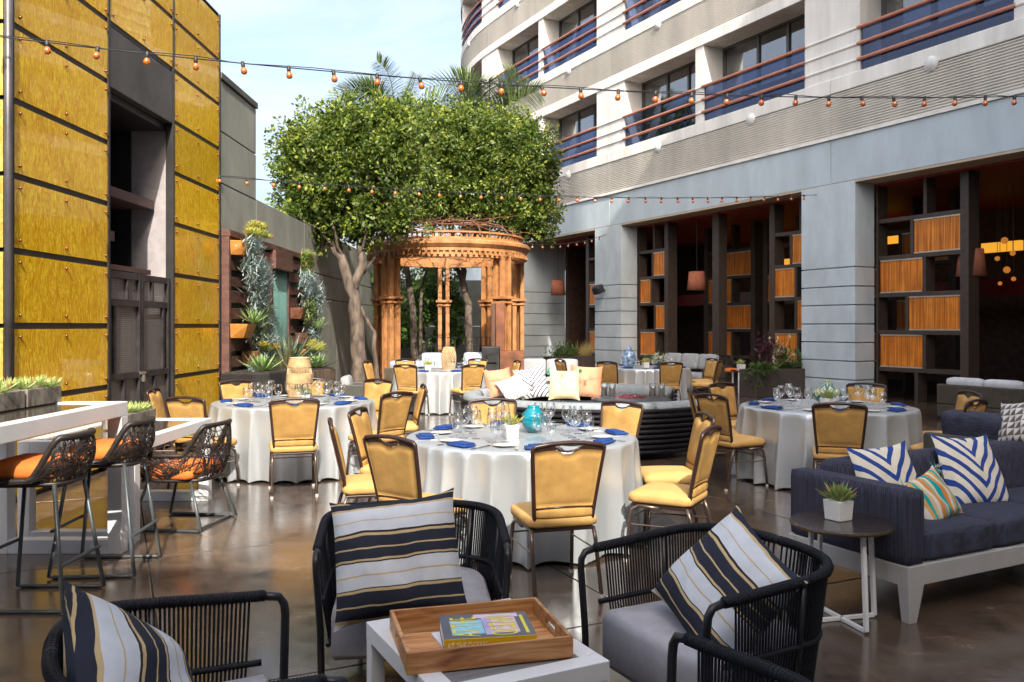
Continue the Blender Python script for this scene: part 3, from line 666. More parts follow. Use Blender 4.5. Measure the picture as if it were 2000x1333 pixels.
for side in ('front',):
    def ring(z0, z1, r0, r1, name, mt):
        MB().lathe([(r0, z0), (r1, z0), (r1, z1), (r0, z1), (r0, z0)], 64).build(name, mt, gz)
    ring(3.30, 3.45, GR - .12, GR + .12, 'ring_beam', OCH)
    MB().lathe([(GR + .0, 3.452), (GR + .17, 3.452), (GR + .17, 3.52), (GR + .20, 3.55), (GR + .26, 3.62), (GR + .26, 3.69), (GR + .2, 3.73), (GR, 3.73), (GR, 3.452)], 64).build('cornice', OCH, gz, smooth=False)
    ring(3.735, 3.80, GR - .08, GR + .06, 'upper_ring', OCH); ring(3.90, 3.94, GR - .06, GR + .08, 'crest_rail', OCH)
    d = MB()
    for i in range(90):
        a = 2 * pi * i / 90; R = Matrix.Rotation(a, 3, 'Z')
        d.box((cos(a) * (GR + .16), sin(a) * (GR + .16), 3.40), (.06, .055, .10), R); d.box((cos(a) * (GR + .02), sin(a) * (GR + .02), 3.85), (.03, .045, .10), R)
    d.build('dentil_band', OCH, gz, kind='stuff')
rr = random.Random(5)
for k in range(12):
    a = 2 * pi * k / 12; pts = []
    for i in range(9):
        t = i / 8; r = (GR - .1) * cos(t * pi / 2); z = 3.94 + .45 * sin(t * pi / 2)
        pts.append((r * cos(a) + rr.gauss(0, .02), r * sin(a) + rr.gauss(0, .02), z + rr.gauss(0, .012)))
    MB().tube(pts, .019, 6).build('dome_rib', OCHR, gz)
for t in (.3, .6, .85):
    r = (GR - .1) * cos(t * pi / 2); z = 3.94 + .45 * sin(t * pi / 2)
    MB().tube([(r * cos(2 * pi * i / 28), r * sin(2 * pi * i / 28), z + rr.gauss(0, .01)) for i in range(28)], .013, 6, closed=True).build('dome_hoop', OCHR, gz)
tw = MB()
for i in range(50):
    a = rr.uniform(0, 2 * pi); t = rr.uniform(.05, .95); r = (GR - .1) * cos(t * pi / 2); z = 3.97 + .45 * sin(t * pi / 2)
    p = Vector((r * cos(a), r * sin(a), z)); d = Vector((rr.gauss(0, .5), rr.gauss(0, .5), rr.gauss(0, .15)))
    tw.tube([p, p + d * .5 + Vector((0, 0, rr.uniform(-.05, .06))), p + d], [.012, .009, .005], 5)
tw.build('twig_tangle', OCHR, gz, kind='stuff')

# ================================================================== trees
BARK = M('grey brown bark', (0.12, 0.092, 0.072), 0.9, var=0.5, vs=7, bump=1.0, bs=14, world=True, stretch=(1, 1, 0.4))
FICUS = leaf_mat('ficus leaves', (0.022, 0.050, 0.010), (0.125, 0.185, 0.028), 0.48, 0.28)
YOUNG = leaf_mat('young ficus leaves', (0.10, 0.17, 0.02), (0.29, 0.32, 0.042), 0.5, 0.33)
def crown(mb, blobs, Y, rng, dens=1.0, LS=.1, young=None):
    """leaf sprays on the shell of each blob: dense dark leaves, brighter young ones on the spray tips"""
    def lf(m, p, t, Lf):
        s = t.cross(Vector((rng.gauss(0, 1), rng.gauss(0, 1), rng.gauss(0, 1)))); s = s.normalized() if s.length > .01 else Vector((1, 0, 0)); w = Lf * .27
        m.add([p, p + t * Lf * .5 + s * w, p + t * Lf, p + t * Lf * .5 - s * w], [(0, 1, 2, 3)])
    for (u, v, ru, rv) in blobs:
        c = P(u, v, Y); m = Y / FPX; rx, rz, ry = ru * m, rv * m, min(ru, rv) * m * 1.15 + .25
        nc = int(dens * 12.5 * (rx * rz + rx * ry + ry * rz))
        for i in range(int(nc * 16 * (1 if young is not None else 0))):      # darker leaves inside
            d = Vector((rng.gauss(0, 1), rng.gauss(0, 1), rng.gauss(0, 1))).normalized() * rng.uniform(.25, .8)
            lf(mb, c + Vector((d.x * rx, d.y * ry, d.z * rz)), Vector((rng.gauss(0, 1), rng.gauss(0, 1), rng.gauss(0, .6))).normalized(), .17)
        for i in range(nc):
            d = Vector((rng.gauss(0, 1), rng.gauss(0, 1), rng.gauss(0, 1))).normalized(); k = rng.choice((rng.uniform(.55, .85), rng.uniform(.85, 1.08), rng.uniform(.95, 1.28)))
            if d.y > .45 and rng.random() < .6: continue
            q = c + Vector((d.x * rx, d.y * ry, d.z * rz)) * k; cs = rng.uniform(.12, .34)
            ax = (d + Vector((rng.gauss(0, .35), rng.gauss(0, .35), .35 + rng.gauss(0, .3)))).normalized()
            n = int(120 * cs) + 14
            for j in range(n):
                al = rng.uniform(-.8, 1.0); rad = cs * .75 * sqrt(max(0.05, 1 - al * al))
                o = Vector((rng.gauss(0, 1), rng.gauss(0, 1), rng.gauss(0, 1))); o = (o - ax * o.dot(ax)).normalized() * rad * sqrt(rng.random())
                p = q + ax * (al * cs) + o; t = (ax * .7 + o.normalized() * .8 + Vector((rng.gauss(0, .4), rng.gauss(0, .4), rng.gauss(-.1, .4)))).normalized()
                lf(young if (young is not None and al > .35 and rng.random() < .6) else mb, p, t, LS * rng.uniform(.7, 1.3))
def limb(mb, pts, r0, r1, rng, n=9):
    pts = [Vector(p) for p in pts]; out_ = []
    for i in range(len(pts) - 1):
        for k in range(4): out_.append(pts[i].lerp(pts[i + 1], k / 4) + Vector((rng.gauss(0, .015), rng.gauss(0, .015), 0)))
    out_.append(pts[-1]); m = len(out_) - 1
    mb.tube(out_, [r0 + (r1 - r0) * (i / m) for i in range(m + 1)], n)
tr = random.Random(11)
def tree(label, Y, trunks, blobs, loc, dens=2.1):
    t = thing('ficus_tree', label, 'tree', loc, world=True, group='clipped trees around the gazebo')
    m = MB()
    for pts, r0, r1 in trunks: limb(m, [P(u, v, y) for u, v, y in pts], r0, r1, tr)
    m.build('trunk', BARK, t, smooth=True)
    m = MB(); yg = MB(); crown(m, blobs, Y, tr, dens, .10, yg); m.build('crown', FICUS, t); yg.build('young_leaves', YOUNG, t)
def gpt(u, y): return (u, 637 + CAMH * FPX / y, y)
tree('leafy clipped tree with forked pale trunk left of the gazebo', 19.4,
     [([gpt(704, 19.3), (700, 680, 19.3), (690, 580, 19.3), (668, 510, 19.3), (652, 480, 19.3), (655, 400, 19.4)], .20, .06), ([(688, 570, 19.3), (706, 520, 19.3), (700, 470, 19.4), (730, 400, 19.6)], .12, .05),
      ([(660, 500, 19.3), (640, 470, 19.4), (610, 420, 19.4)], .06, .03), ([(655, 470, 19.3), (690, 440, 19.4), (740, 425, 19.4)], .05, .025), ([(708, 480, 19.3), (760, 450, 19.5), (800, 430, 19.6)], .045, .02), ([gpt(738, 19.8), (728, 650, 19.7), (704, 600, 19.6)], .06, .045),
      ([(668, 505, 19.3), (655, 460, 19.0), (640, 410, 18.9)], .04, .02), ([(702, 500, 19.3), (716, 455, 19.1), (700, 410, 19.0)], .04, .02), ([(690, 560, 19.3), (735, 500, 19.8), (770, 420, 20.0)], .035, .02), ([(658, 490, 19.3), (625, 450, 19.0), (590, 430, 18.9)], .03, .015)],
     [(618, 296, 72, 66), (700, 264, 86, 58), (595, 372, 52, 58), (690, 380, 85, 62), (650, 330, 92, 82), (765, 325, 74, 78), (592, 285, 40, 40), (735, 425, 70, 34), (650, 425, 66, 36), (572, 330, 28, 45), (660, 240, 55, 30), (610, 415, 38, 34), (720, 230, 50, 26), (700, 455, 46, 20), (640, 455, 50, 22), (775, 440, 46, 24), (580, 400, 30, 30), (780, 262, 60, 40), (745, 235, 40, 22)], (-3.46, 19.3, 0))
tree('leafy clipped tree with trunks standing behind the gazebo dome', 24.6,
     [([gpt(812, 24.8), (806, 600, 24.8), (790, 480, 24.8), (800, 400, 24.8)], .12, .05), ([gpt(875, 25.4), (870, 600, 25.4), (850, 520, 25.2), (845, 420, 25)], .1, .04), ([gpt(820, 25), (822, 560, 25), (850, 480, 25)], .06, .03)],
     [(800, 272, 90, 64), (865, 285, 88, 70), (830, 365, 92, 62), (895, 395, 72, 50), (770, 250, 60, 40), (840, 238, 70, 30), (915, 250, 60, 36), (860, 420, 50, 24), (800, 425, 50, 22), (860, 228, 60, 20), (780, 240, 50, 24)], (-2.6, 24.8, 0))
tree('leafy clipped tree with pale forked trunk right of the gazebo', 24.2,
     [([gpt(918, 25.2), (915, 600, 25.2), (905, 560, 25.2), (905, 520, 25.2), (935, 450, 25), (950, 380, 25)], .13, .05), ([(906, 565, 25.2), (890, 510, 25.2), (885, 430, 25)], .08, .04), ([(955, 560, 25), (985, 470, 24.6), (1000, 400, 24.4)], .07, .03), ([(985, 500, 24.6), (1015, 470, 24.4), (1040, 420, 24.2)], .05, .02), ([gpt(958, 25), (955, 560, 25)], .08, .07)],
     [(960, 298, 92, 74), (1030, 320, 52, 72), (985, 400, 84, 54), (1048, 395, 42, 56), (1025, 270, 42, 36), (1042, 448, 42, 28), (985, 248, 60, 32), (1072, 330, 22, 42), (930, 350, 60, 70), (1015, 440, 45, 30)], (-1.2, 25.2, 0))
# palms behind the crown
PALM = leaf_mat('palm frond', (0.055, 0.10, 0.035), (0.19, 0.26, 0.09), 0.45, 0.25)
def palm(label, u, v, Y, fr, spear=None):
    base = P(u, v, Y); t = thing('palm_tree', label, 'palm tree', (base.x, base.y, 0), world=True, group='palms behind the clipped trees')
    m = MB(); limb(m, [(base.x, base.y, 0), (base.x + .05, base.y, base.z * .6), base], .16, .12, tr); m.build('trunk', BARK, t, smooth=True)
    for (u1, v1, u2, v2, w) in fr:
        a, b, c = base, P(u1, v1, Y - .2), P(u2, v2, Y - .5); m = MB(); pts = []
        for i in range(25):
            q = i / 24; pts.append(a * (1 - q) ** 2 + b * (2 * q * (1 - q)) + c * q * q)
        m.tube(pts, [.03 * (1 - .8 * i / 24) for i in range(25)], 5)
        for i in range(3, 25):
            dq = (pts[min(i + 1, 24)] - pts[i - 1]).normalized()
            for sgn in (-1, 1):
                for h in (0, .35, .7):
                    sd = dq.cross(Vector((0, 1, 0.2))).normalized() * sgn; Lw = w * (1 - .75 * abs(i / 24 - .4)) * tr.uniform(.85, 1.1)
                    d = (sd * 1.0 + dq * .75 + Vector((0, tr.gauss(0, .25), -.15))).normalized()
                    m.leaf(pts[i] + dq * h * .08, d, (0, -.3, 1), Lw, .040, -.18, 3)
        m.build('frond', PALM, t)
    if spear: q = P(spear[0], spear[1], Y); MB().tube([base, q], [.06, .012], 6).build('spear', PALM, t)
palm('tall palm with an upright frond above the left crown', 765, 250, 28, [(778, 150, 740, 122, .65), (715, 140, 652, 196, .75), (735, 160, 672, 178, .8), (800, 200, 812, 150, .5), (750, 170, 700, 170, .7)], (808, 142))
palm('arching palm above the right crown beside the hotel', 945, 260, 28, [(925, 140, 836, 172, .95), (950, 170, 890, 150, .85), (980, 180, 1008, 148, .95), (1000, 190, 1048, 180, .95), (930, 190, 862, 205, .8), (960, 180, 955, 160, .8)])
# shrubs behind the gazebo
SHR = leaf_mat('shrub leaves', (0.03, 0.07, 0.02), (0.14, 0.24, 0.05), 0.4, 0.3)
for i, (u, v, Y, blobs, lb) in enumerate(((828, 610, 26.5, [(828, 580, 28, 45), (825, 640, 34, 40), (845, 545, 25, 30)], 'bright green shrub seen through the middle of the gazebo'),
        (870, 560, 27.5, [(868, 560, 22, 60), (880, 620, 25, 45)], 'dark green shrub between the gazebo trunks'), (770, 600, 27.5, [(765, 560, 24, 60), (770, 640, 26, 40)], 'deep green shrub behind the left gazebo column'))):
    q = P(u, v, Y); t = thing('shrub', lb, 'shrub', (q.x, q.y, 0), world=True)
    m = MB(); limb(m, [(q.x, q.y, 0), (q.x, q.y, q.z)], .05, .03, tr); m.build('stem', BARK, t); m = MB(); crown(m, blobs, Y, tr, 2.0, .16); m.build('foliage', SHR, t)
# corten fire feature at the gazebo's right foot
ff = thing('fire_feature', 'corten steel outdoor fireplace block at the right foot of the gazebo', 'fireplace', (.1, 19.6, 0), world=True)
q0 = P(942, 680, 19.6); q1 = P(1023, 680, 19.6)
MB().b2((q0.x, 19.3, 0), (P(976, 0, 19.3).x, 20.0, 1.13)).build('firebox', STB, ff, bevel=.01)
MB().b2((P(976.5, 0, 19.3).x, 19.2, 0), (q1.x, 20.1, 1.03)).build('corten_block', CORT, ff, bevel=.01)
MB().b2((q0.x + .1, 19.25, .78), (P(970, 0, 19.3).x, 19.32, 1.0)).build('fire_slot', M('dark recess tone', (.01, .01, .01)), ff)
MB().b2((P(960, 0, 20.5).x, 20.2, 0), (P(968, 0, 20.5).x, 20.6, 2.15)).build('side_slab', M('dark corten', (0.10, 0.05, 0.032), 0.6, metal=.3, world=True), ff, bevel=.01)
MB().b2((P(969, 0, 20.5).x, 20.15, 0), (P(986, 0, 20.5).x, 20.6, 2.18)).build('chimney_slab', CORT, ff, bevel=.01)

# ================================================================== string lights
AMB = M('amber bulb glass', (0.50, 0.125, 0.014), 0.12, var=.1, spec=.8, coat=.8)
SOCK = M('black bulb socket', (0.02, 0.02, 0.022), 0.5)
bulb_me = MB().lathe([(0.012, -.035), (.020, -.045), (.030, -.066), (.033, -.082), (.029, -.098), (.017, -.110), (0, -.114)], 12).mesh('bulb', True); bulb_me.materials.append(AMB)
sock_me = MB().lathe([(.008, .022), (.019, .014), (.020, -.025), (.017, -.05), (0, -.051)], 10).mesh('socket', True); sock_me.materials.append(SOCK)
def string(label, A, B, sag, n, t0, sc=1.0):
    A, B = Vector(A), Vector(B); t = thing('string_light', label, 'string lights', A, world=True, group='festoon lights over the terrace')
    def pt(q): p = A.lerp(B, q); p.z -= sag * 4 * q * (1 - q); return p
    MB().tube([pt(i / 48) for i in range(49)], .006, 5).tube([pt(i / 48) + Vector((0, .02 * sin(i * 2.4), .012 + .012 * sin(i * 1.7))) for i in range(49)], .004, 4).build('cable', SOCK, t)
    for i in range(n):
        q = t0 + (1 - t0) * i / (n - 1) if n > 1 else t0
        if q > .985: continue
        p = pt(q) - A; b = place(bulb_me, 'bulb', t, loc=p, rot=(RNG.gauss(0, .12), RNG.gauss(0, .12), 0)); b.scale = (sc * .92,) * 3
        place(sock_me, 'socket', b, loc=(0, 0, 0))
string('string of amber globe bulbs crossing high in the foreground', (-4.5, 7.35, 4.13), (11.1, 11.2, 4.95), .42, 40, .0, 1.0)
e2 = F(-4.2, .03)
string('string of amber globe bulbs running from the gold pavilion to the near pillar', (-4.48, 12.95, 3.90), (e2.x, e2.y, 4.6), .18, 33, .0, 1.0)
e3 = F(4.4, .03); q = P(1015, 476, 22.5)
string('short string of amber bulbs running from the gazebo to the far pillar', q, (e3.x, e3.y, 4.52), .15, 11, .03, 1.0)
# wall speaker on the far pillar
sp = thing('wall_speaker', 'black loudspeaker bracketed to the far blue grey pillar', 'speaker', (*F(4.55, 0), 2.75))
sp.rotation_euler = (0, 0, atan2(N2.y, N2.x) - pi / 2)
MB().pad((0, .26, .02), (.30, .36, .27), .25, rot=Matrix.Rotation(-.35, 3, 'X') @ Matrix.Rotation(.5, 3, 'Z')).build('cabinet', SOCK, sp, smooth=True)
MB().beam((0, 0, 0), (0, .2, 0), .05, .05).build('bracket', SOCK, sp)
# pendant lamps
WOV = weave('pink woven shade', (0.62, 0.235, 0.14), (0.30, 0.09, 0.05), 60.0)
for lb, u, vt, vb, s, off in (('salmon woven pendant lamp hanging right of the near shelf screen', 1897, 487, 540, -7.9, REC - .35), ('salmon woven pendant lamp hanging between the two pillars', 1361, 531, 567, 1.0, REC - .25), ('salmon woven pendant lamp hanging beyond the far pillar', 1090, 548, 577, 8.0, REC - .2)):
    k = (u - 1000) / FPX; a = FP0 + N2 * off; s = (a.x - k * a.y) / (-E2.x + k * E2.y); p = F(s, off); z0 = CAMH - (vb - 637) * p.y / FPX; z1 = CAMH - (vt - 637) * p.y / FPX
    t = thing('pendant_lamp', lb, 'lamp', (p.x, p.y, z0), group='woven pendant lamps')
    h = z1 - z0; MB().lathe([(.28, 0), (.225, h), (.0, h + .005)], 28).lathe([(.275, .004), (.222, h - .01)], 28).build('shade', WOV, t, smooth=True)
    MB().tube([(0, 0, h), (0, 0, 4.7 - z0)], .008, 6).build('cord', SOCK, t)
# ================================================================== banquet chairs
GOLDF = weave('gold honeycomb fabric', (0.59, 0.36, 0.12), (0.36, 0.20, 0.055), 70.0, 0.8, 0.4)
GOLDS = M('gold seat fabric', (0.56, 0.335, 0.11), 0.75, var=.08, vs=7, bump=.2, bs=200)
DKBR = M('dark brown chair frame', (0.035, 0.017, 0.013), 0.35, var=.15)
LEGM = M('bronze tube', (0.17, 0.125, 0.10), 0.32, metal=.75, var=.12)
GLIDE = M('clear chair glide', (0.55, 0.53, 0.5), 0.4)
def make_chair():
    t = thing('banquet_chair', 'x', 'chair')
    def hw(z): return .185 + .038 * (z - .50) / .40
    def yb(z): return -.205 - .10 * ((z - .46) / .45) ** 1.15 if z > .46 else -.205
    MB().pad((0, .0, .445), (.445, .45, .085), .48, 7, .018).build('seat', GOLDS, t, smooth=True)
    MB().b2((-.20, -.20, .385), (.20, .20, .405)).build('seat_pan', DKBR, t, bevel=.004)
    # padded back with a dip under the hand hole
    def surf(sgn):
        def fn(a, b):
            x = a * 2 - 1; top = .875 + .012 * (1 - x * x) - .030 * math.exp(-(x / .24) ** 4); z = .535 + (top - .535) * b
            w = hw(z) - .008; e = (1 - abs(x) ** 6) * (1 - abs(2 * b - 1) ** 8)
            return (x * w, yb(z) + sgn * (.006 + .020 * max(0, e) ** .5) + .012 * (1 - x * x), z)
        return fn
    m = MB(); m.grid(surf(1), 17, 13); m.grid(surf(-1), 17, 13)
    n = 17 * 13
    for i in range(16): m.f += [(i, n + i, n + i + 1, i + 1), (n - 17 + i, n - 16 + i, 2 * n - 16 + i, 2 * n - 17 + i)]
    for j in range(12): m.f += [(j * 17, (j + 1) * 17, n + (j + 1) * 17, n + j * 17), (j * 17 + 16, n + j * 17 + 16, n + (j + 1) * 17 + 16, (j + 1) * 17 + 16)]
    m.build('backrest', GOLDF, t, smooth=True)
    MB().pad((0, -.212, .497), (.355, .04, .055), .4, 4).build('lower_pad', GOLDF, t, smooth=True)
    pth = [(-hw(z), yb(z), z) for z in (.44, .5, .6, .7, .8, .865)] + [(-.222, yb(.89), .893), (-.205, yb(.9), .908), (-.1, yb(.92) + .008, .922), (0, yb(.925) + .012, .926), (.1, yb(.92) + .008, .922), (.205, yb(.9), .908), (.222, yb(.89), .893)] + [(hw(z), yb(z), z) for z in (.865, .8, .7, .6, .5, .44)]
    fr = MB().tube(pth, .0135, 8); fr.tube([(-.185, -.21, .531), (.185, -.21, .531)], .010, 6)
    # solid head rail with the hand hole under it
    for s in (-1, 1): fr.add([(s * .215, yb(.88), .875), (s * .06, yb(.9) + .006, .888), (s * .10, yb(.92), .92), (s * .21, yb(.9), .905)], [(0, 1, 2, 3)])
    fr.tube([(-.085, yb(.9), .905), (-.05, yb(.885) + .012, .880), (0, yb(.88) + .014, .872), (.05, yb(.885) + .012, .880), (.085, yb(.9), .905)], .007, 6)
    fr.build('back_frame', DKBR, t, smooth=True)
    for s in (-1, 1):
        MB().tube([(s * .195, -.19, .40), (s * .20, -.215, .33), (s * .205, -.30, .012)], .0125, 8).build('leg', LEGM, t, smooth=True)
        MB().tube([(s * .195, .0, .385), (s * .197, .14, .392), (s * .2, .19, .36), (s * .203, .205, .30), (s * .21, .235, .012)], .0125, 8).build('leg', LEGM, t, smooth=True)
        MB().tube([(s * .202, .215, .26), (s * .202, -.232, .27)], .006, 6).build('stretcher', LEGM, t)
        MB().tube([(s * .205, -.30, .0), (s * .205, -.30, .022)], .016, 8).build('glide', GLIDE, t); MB().tube([(s * .21, .235, 0), (s * .21, .235, .022)], .016, 8).build('glide', GLIDE, t)
    MB().tube([(-.2, .21, .30), (.2, .21, .30)], .006, 6).build('stretcher', LEGM, t)
    return t
chair = Proto(make_chair())
CLOTH = {}
def satin(name, c, rough):
    m, t, b = new_mat(name); l = t.links.new; v = coords(t)
    n = N(t, 'TexNoise', Scale=3.0, Detail=4.0); l(v, n.inputs['Vector'])
    r = ramp(t, [(.3, [q * .93 for q in c]), (.7, c)]); l(n.outputs['Fac'], r.inputs['Fac']); l(r.outputs['Color'], b.inputs['Base Color'])
    b.inputs['Roughness'].default_value = rough; b.inputs['Metallic'].default_value = .6; b.inputs['Specular IOR Level'].default_value = .55
    n2 = N(t, 'TexNoise', Scale=300.0, Detail=2.0); l(v, n2.inputs['Vector']); n3 = N(t, 'TexNoise', Scale=6.0, Detail=3.0); l(coords(t, scale=(1, 1, .35)), n3.inputs['Vector'])
    b1 = N(t, 'Bump', Strength=.12, Distance=.002); l(n2.outputs['Fac'], b1.inputs['Height'])
    b2 = N(t, 'Bump', Strength=.35, Distance=.02); l(n3.outputs['Fac'], b2.inputs['Height']); l(b1.outputs['Normal'], b2.inputs['Normal']); l(b2.outputs['Normal'], b.inputs['Normal'])
    return m
SATIN = satin('silver satin cloth', (0.58, 0.62, 0.65), .37)
OVER = M('grey linen topper', (0.27, 0.30, 0.31), .75, var=.12, vs=20, bump=.3, bs=250, stretch=(1, 8, 1))
TABLES = {}
def cloth_mesh(R, seed):
    rg = random.Random(seed); n = 320; nf = rg.randint(12, 14)
    ph = [rg.uniform(0, 6.28) for _ in range(4)]; V = []; prof = [(0, .766), (.5, .766), (.9, .766), (.975, .7655), (1.0, .760), (1.010, .745), (1.013, .70), (1.018, .6), (1.03, .45), (1.045, .3), (1.055, .15), (1.06, .006)]
    rows = []
    for q, z in prof:
        row = []
        for k in range(n):
            a = 2 * pi * k / n; dr = max(0, (.76 - z) / .76)
            f = sin(nf * a + ph[0] + 1.6 * sin(2 * a + ph[1]) + .9 * sin(3 * a + ph[2])); f = 1 - 2 * abs(f) ** .55 if True else f
            g = sin(5 * a + ph[2]) * .4 + sin((nf * 2 + 1) * a + ph[3]) * .22
            rr_ = R * q + (.058 * f + .05 * g) * (dr ** .55) + .018 * sin(23 * a + ph[1] + 5 * z) * dr * (f > 0) * (1 if z < .759 else 0) if q > .5 else R * q
            row.append((rr_ * cos(a), rr_ * sin(a), z + (0.0 if z > .1 else .012 * (1 - f))))
        rows.append(row)
    m = MB(); m.v = [p for r in rows for p in r]; k0 = len(prof)
    m.f = [((i + 1) * n + k, (i + 1) * n + (k + 1) % n, i * n + (k + 1) % n, i * n + k) for i in range(1, k0 - 1) for k in range(n)] + [tuple(range(n, 2 * n))]
    return m
def round_table(key, x, y, R, lab, topper=True, seed=1):
    t = thing('round_table', f'folding table under the {lab}', 'table', (x, y, 0), group='round banquet tables')
    MB().lathe([(0, .735), (R - .03, .735), (R - .03, .758), (0, .758)], 40).build('tabletop', M('plywood', (.35, .24, .13)), t)
    for k in range(4):
        a = pi / 4 + k * pi / 2; MB().tube([(.5 * cos(a), .5 * sin(a), 0), (.45 * cos(a), .45 * sin(a), .735)], .015, 6).build('leg', LEGM, t)
    c = cloth_mesh(R, seed).build('tablecloth', SATIN, loc=(x, y, 0), smooth=True); tag(c, f'{lab} falling in folds to the floor', 'tablecloth', 'floor length tablecloths')
    TABLES[key] = (x, y, R)
T1 = (.07, 6.52); T2 = (-2.45, 9.5); T3 = (3.32, 8.9); T4 = (-1.35, 16.2); T5 = (2.75, 17.3)
round_table('t1', *T1, .88, 'silver white cloth of the turquoise vase table', seed=1)
round_table('t2', *T2, .88, 'silver white cloth of the woven lantern table', seed=2)
round_table('t3', *T3, .88, 'white cloth of the shaded zigzag vase table', False, seed=3)
round_table('t4', *T4, .88, 'white cloth of the far middle table', seed=4)
round_table('t5', *T5, .88, 'pale blue shaded cloth of the porcelain jar table', False, seed=5)
def seat_at(T, ang, r, lab, tw=0.0):
    """ang: where the chair stands seen from the table centre, degrees from +X"""
    a = radians(ang); x, y = T[0] + r * cos(a), T[1] + r * sin(a)
    d = atan2(T[1] - y, T[0] - x) - pi / 2 + radians(tw + RNG.uniform(-4, 4))
    return chair((x, y, 0), d, lab, 'gold banquet chairs round the tables')
C_ = 'gold fabric banquet chair '
for T, arr in ((T1, [(-82, 1.30, 'seen from behind at the front of the turquoise vase table', 4), (-121, 1.25, 'at the front left of the turquoise vase table', -6), (-165, 1.14, 'seen edge on at the left of the turquoise vase table', 0), (158, 1.13, 'facing the viewer at the back left of the turquoise vase table', 10),
                     (100, 1.10, 'facing the viewer behind the glasses of the turquoise vase table', 0), (50, 1.12, 'facing the viewer at the back right of the turquoise vase table', 0), (3, 1.14, 'at the right of the turquoise vase table, farther of two', 4), (-34, 1.22, 'at the right front of the turquoise vase table, nearer of two', 8)]),
               (T2, [(-76, 1.33, 'seen from behind at the front of the woven lantern table', 0), (-117, 1.28, 'at the front left of the woven lantern table', 6), (-170, 1.2, 'edge on at the far left of the woven lantern table', 0), (132, 1.2, 'facing the viewer at the back left of the woven lantern table', 0),
                     (97, 1.2, 'half hidden behind the tall woven lantern', 0), (60, 1.2, 'facing the viewer at the back right of the woven lantern table', 0), (14, 1.16, 'edge on at the right of the woven lantern table', 0), (-32, 1.22, 'seen from behind at the right of the woven lantern table', -6)]),
               (T3, [(-106, 1.22, 'seen from behind at the front of the zigzag vase table', 0), (-162, 1.12, 'at the left of the shaded table, nearer of two', 14), (168, 1.12, 'at the left of the shaded table, farther of two', 0), (124, 1.15, 'facing the viewer at the back left of the shaded table', 0),
                     (52, 1.15, 'facing the viewer at the back right of the shaded table', 0), (-4, 1.16, 'edge on at the far right of the shaded table', 0), (-50, 1.18, 'at the right front of the shaded table, behind the navy sofa', 0)]),
               (T4, [(-112, 1.15, 'seen from behind at the near left of the far middle table', 0), (-63, 1.15, 'seen from behind at the near right of the far middle table', 0), (170, 1.2, 'at the left of the far middle table', 0), (20, 1.25, 'at the right of the far middle table', 0), (125, 1.2, 'at the back left of the far middle table', 0), (65, 1.2, 'at the back right of the far middle table', 0)]),
               (T5, [(-130, 1.15, 'seen from behind at the near left of the porcelain jar table', 0), (-80, 1.15, 'seen from behind at the near right of the porcelain jar table', 0), (-25, 1.2, 'at the right of the porcelain jar table', 0), (178, 1.5, 'at the left of the porcelain jar table', 30), (15, 1.2, 'at the back right of the porcelain jar table', 0)])):
    for ang, r, lb, tw_ in arr: seat_at(T, ang, r, C_ + lb, tw_)

# ================================================================== place settings
WG = thin_glass('drinking glass', (.965, .975, .98), 1.5, .01)
CHINA = M('white china', (.78, .77, .74), .25, var=.02, coat=.4)
NAPK = M('royal blue napkin linen', (0.006, 0.042, 0.20), .8, var=.15, vs=30, bump=.4, bs=160)
SILV = M('polished cutlery', (.62, .61, .58), .18, metal=1.0, var=.03)
WHITEP = M('white glazed cube', (.80, .80, .78), .35, var=.02)
wine = MB().lathe([(.034, 0), (.034, .003), (.006, .008), (.0042, .03), (.0042, .085), (.012, .095), (.034, .12), (.041, .148), (.038, .185), (.031, .215), (.0302, .215), (.037, .185), (.040, .148), (.033, .121), (.011, .097), (0, .095)], 18)
goblet = MB().lathe([(.032, 0), (.032, .003), (.007, .009), (.005, .05), (.016, .062), (.036, .09), (.038, .125), (.034, .165), (.0332, .165), (.037, .125), (.035, .091), (.015, .064), (0, .062)], 18)
tumb = MB().lathe([(.028, 0), (.033, .12), (.0322, .12), (.0272, .006), (0, .006)], 16)
napk = MB().pad((0, 0, .012), (.20, .115, .020), .45, 4, .004).pad((.012, .006, .026), (.165, .09, .012), .45, 4, .003)
plate = MB().lathe([(0, .004), (.055, .004), (.062, .009), (.085, .015), (.085, .017), (.06, .012), (0, .008)], 28)
fork = MB().beam((0, -.09, .004), (0, .03, .004), .007, .003).beam((0, .03, .005), (0, .05, .006), .020, .003)
for i in range(4): fork.beam((-.009 + i * .006, .05, .006), (-.009 + i * .006, .095, .005), .003, .002)
knife = MB().beam((0, -.11, .005), (0, -.01, .005), .012, .006).beam((0, -.01, .004), (0, .105, .004), .017, .002)
def pr(name, mb, mat, cat, smooth=True):
    o = mb.build(name, mat, smooth=smooth); tag(o, 'x', cat); return Proto(o)
pW, pG, pN, pP, pF, pK = pr('wine_glass', wine, WG, 'glass'), pr('water_goblet', goblet, WG, 'glass'), pr('napkin', napk, NAPK, 'napkin'), pr('plate', plate, CHINA, 'plate'), pr('fork', fork, SILV, 'fork', False), pr('knife', knife, SILV, 'knife', False)
ps = random.Random(21)
DIRN = ['right', 'back right', 'back', 'back left', 'left', 'front left', 'front', 'front right']
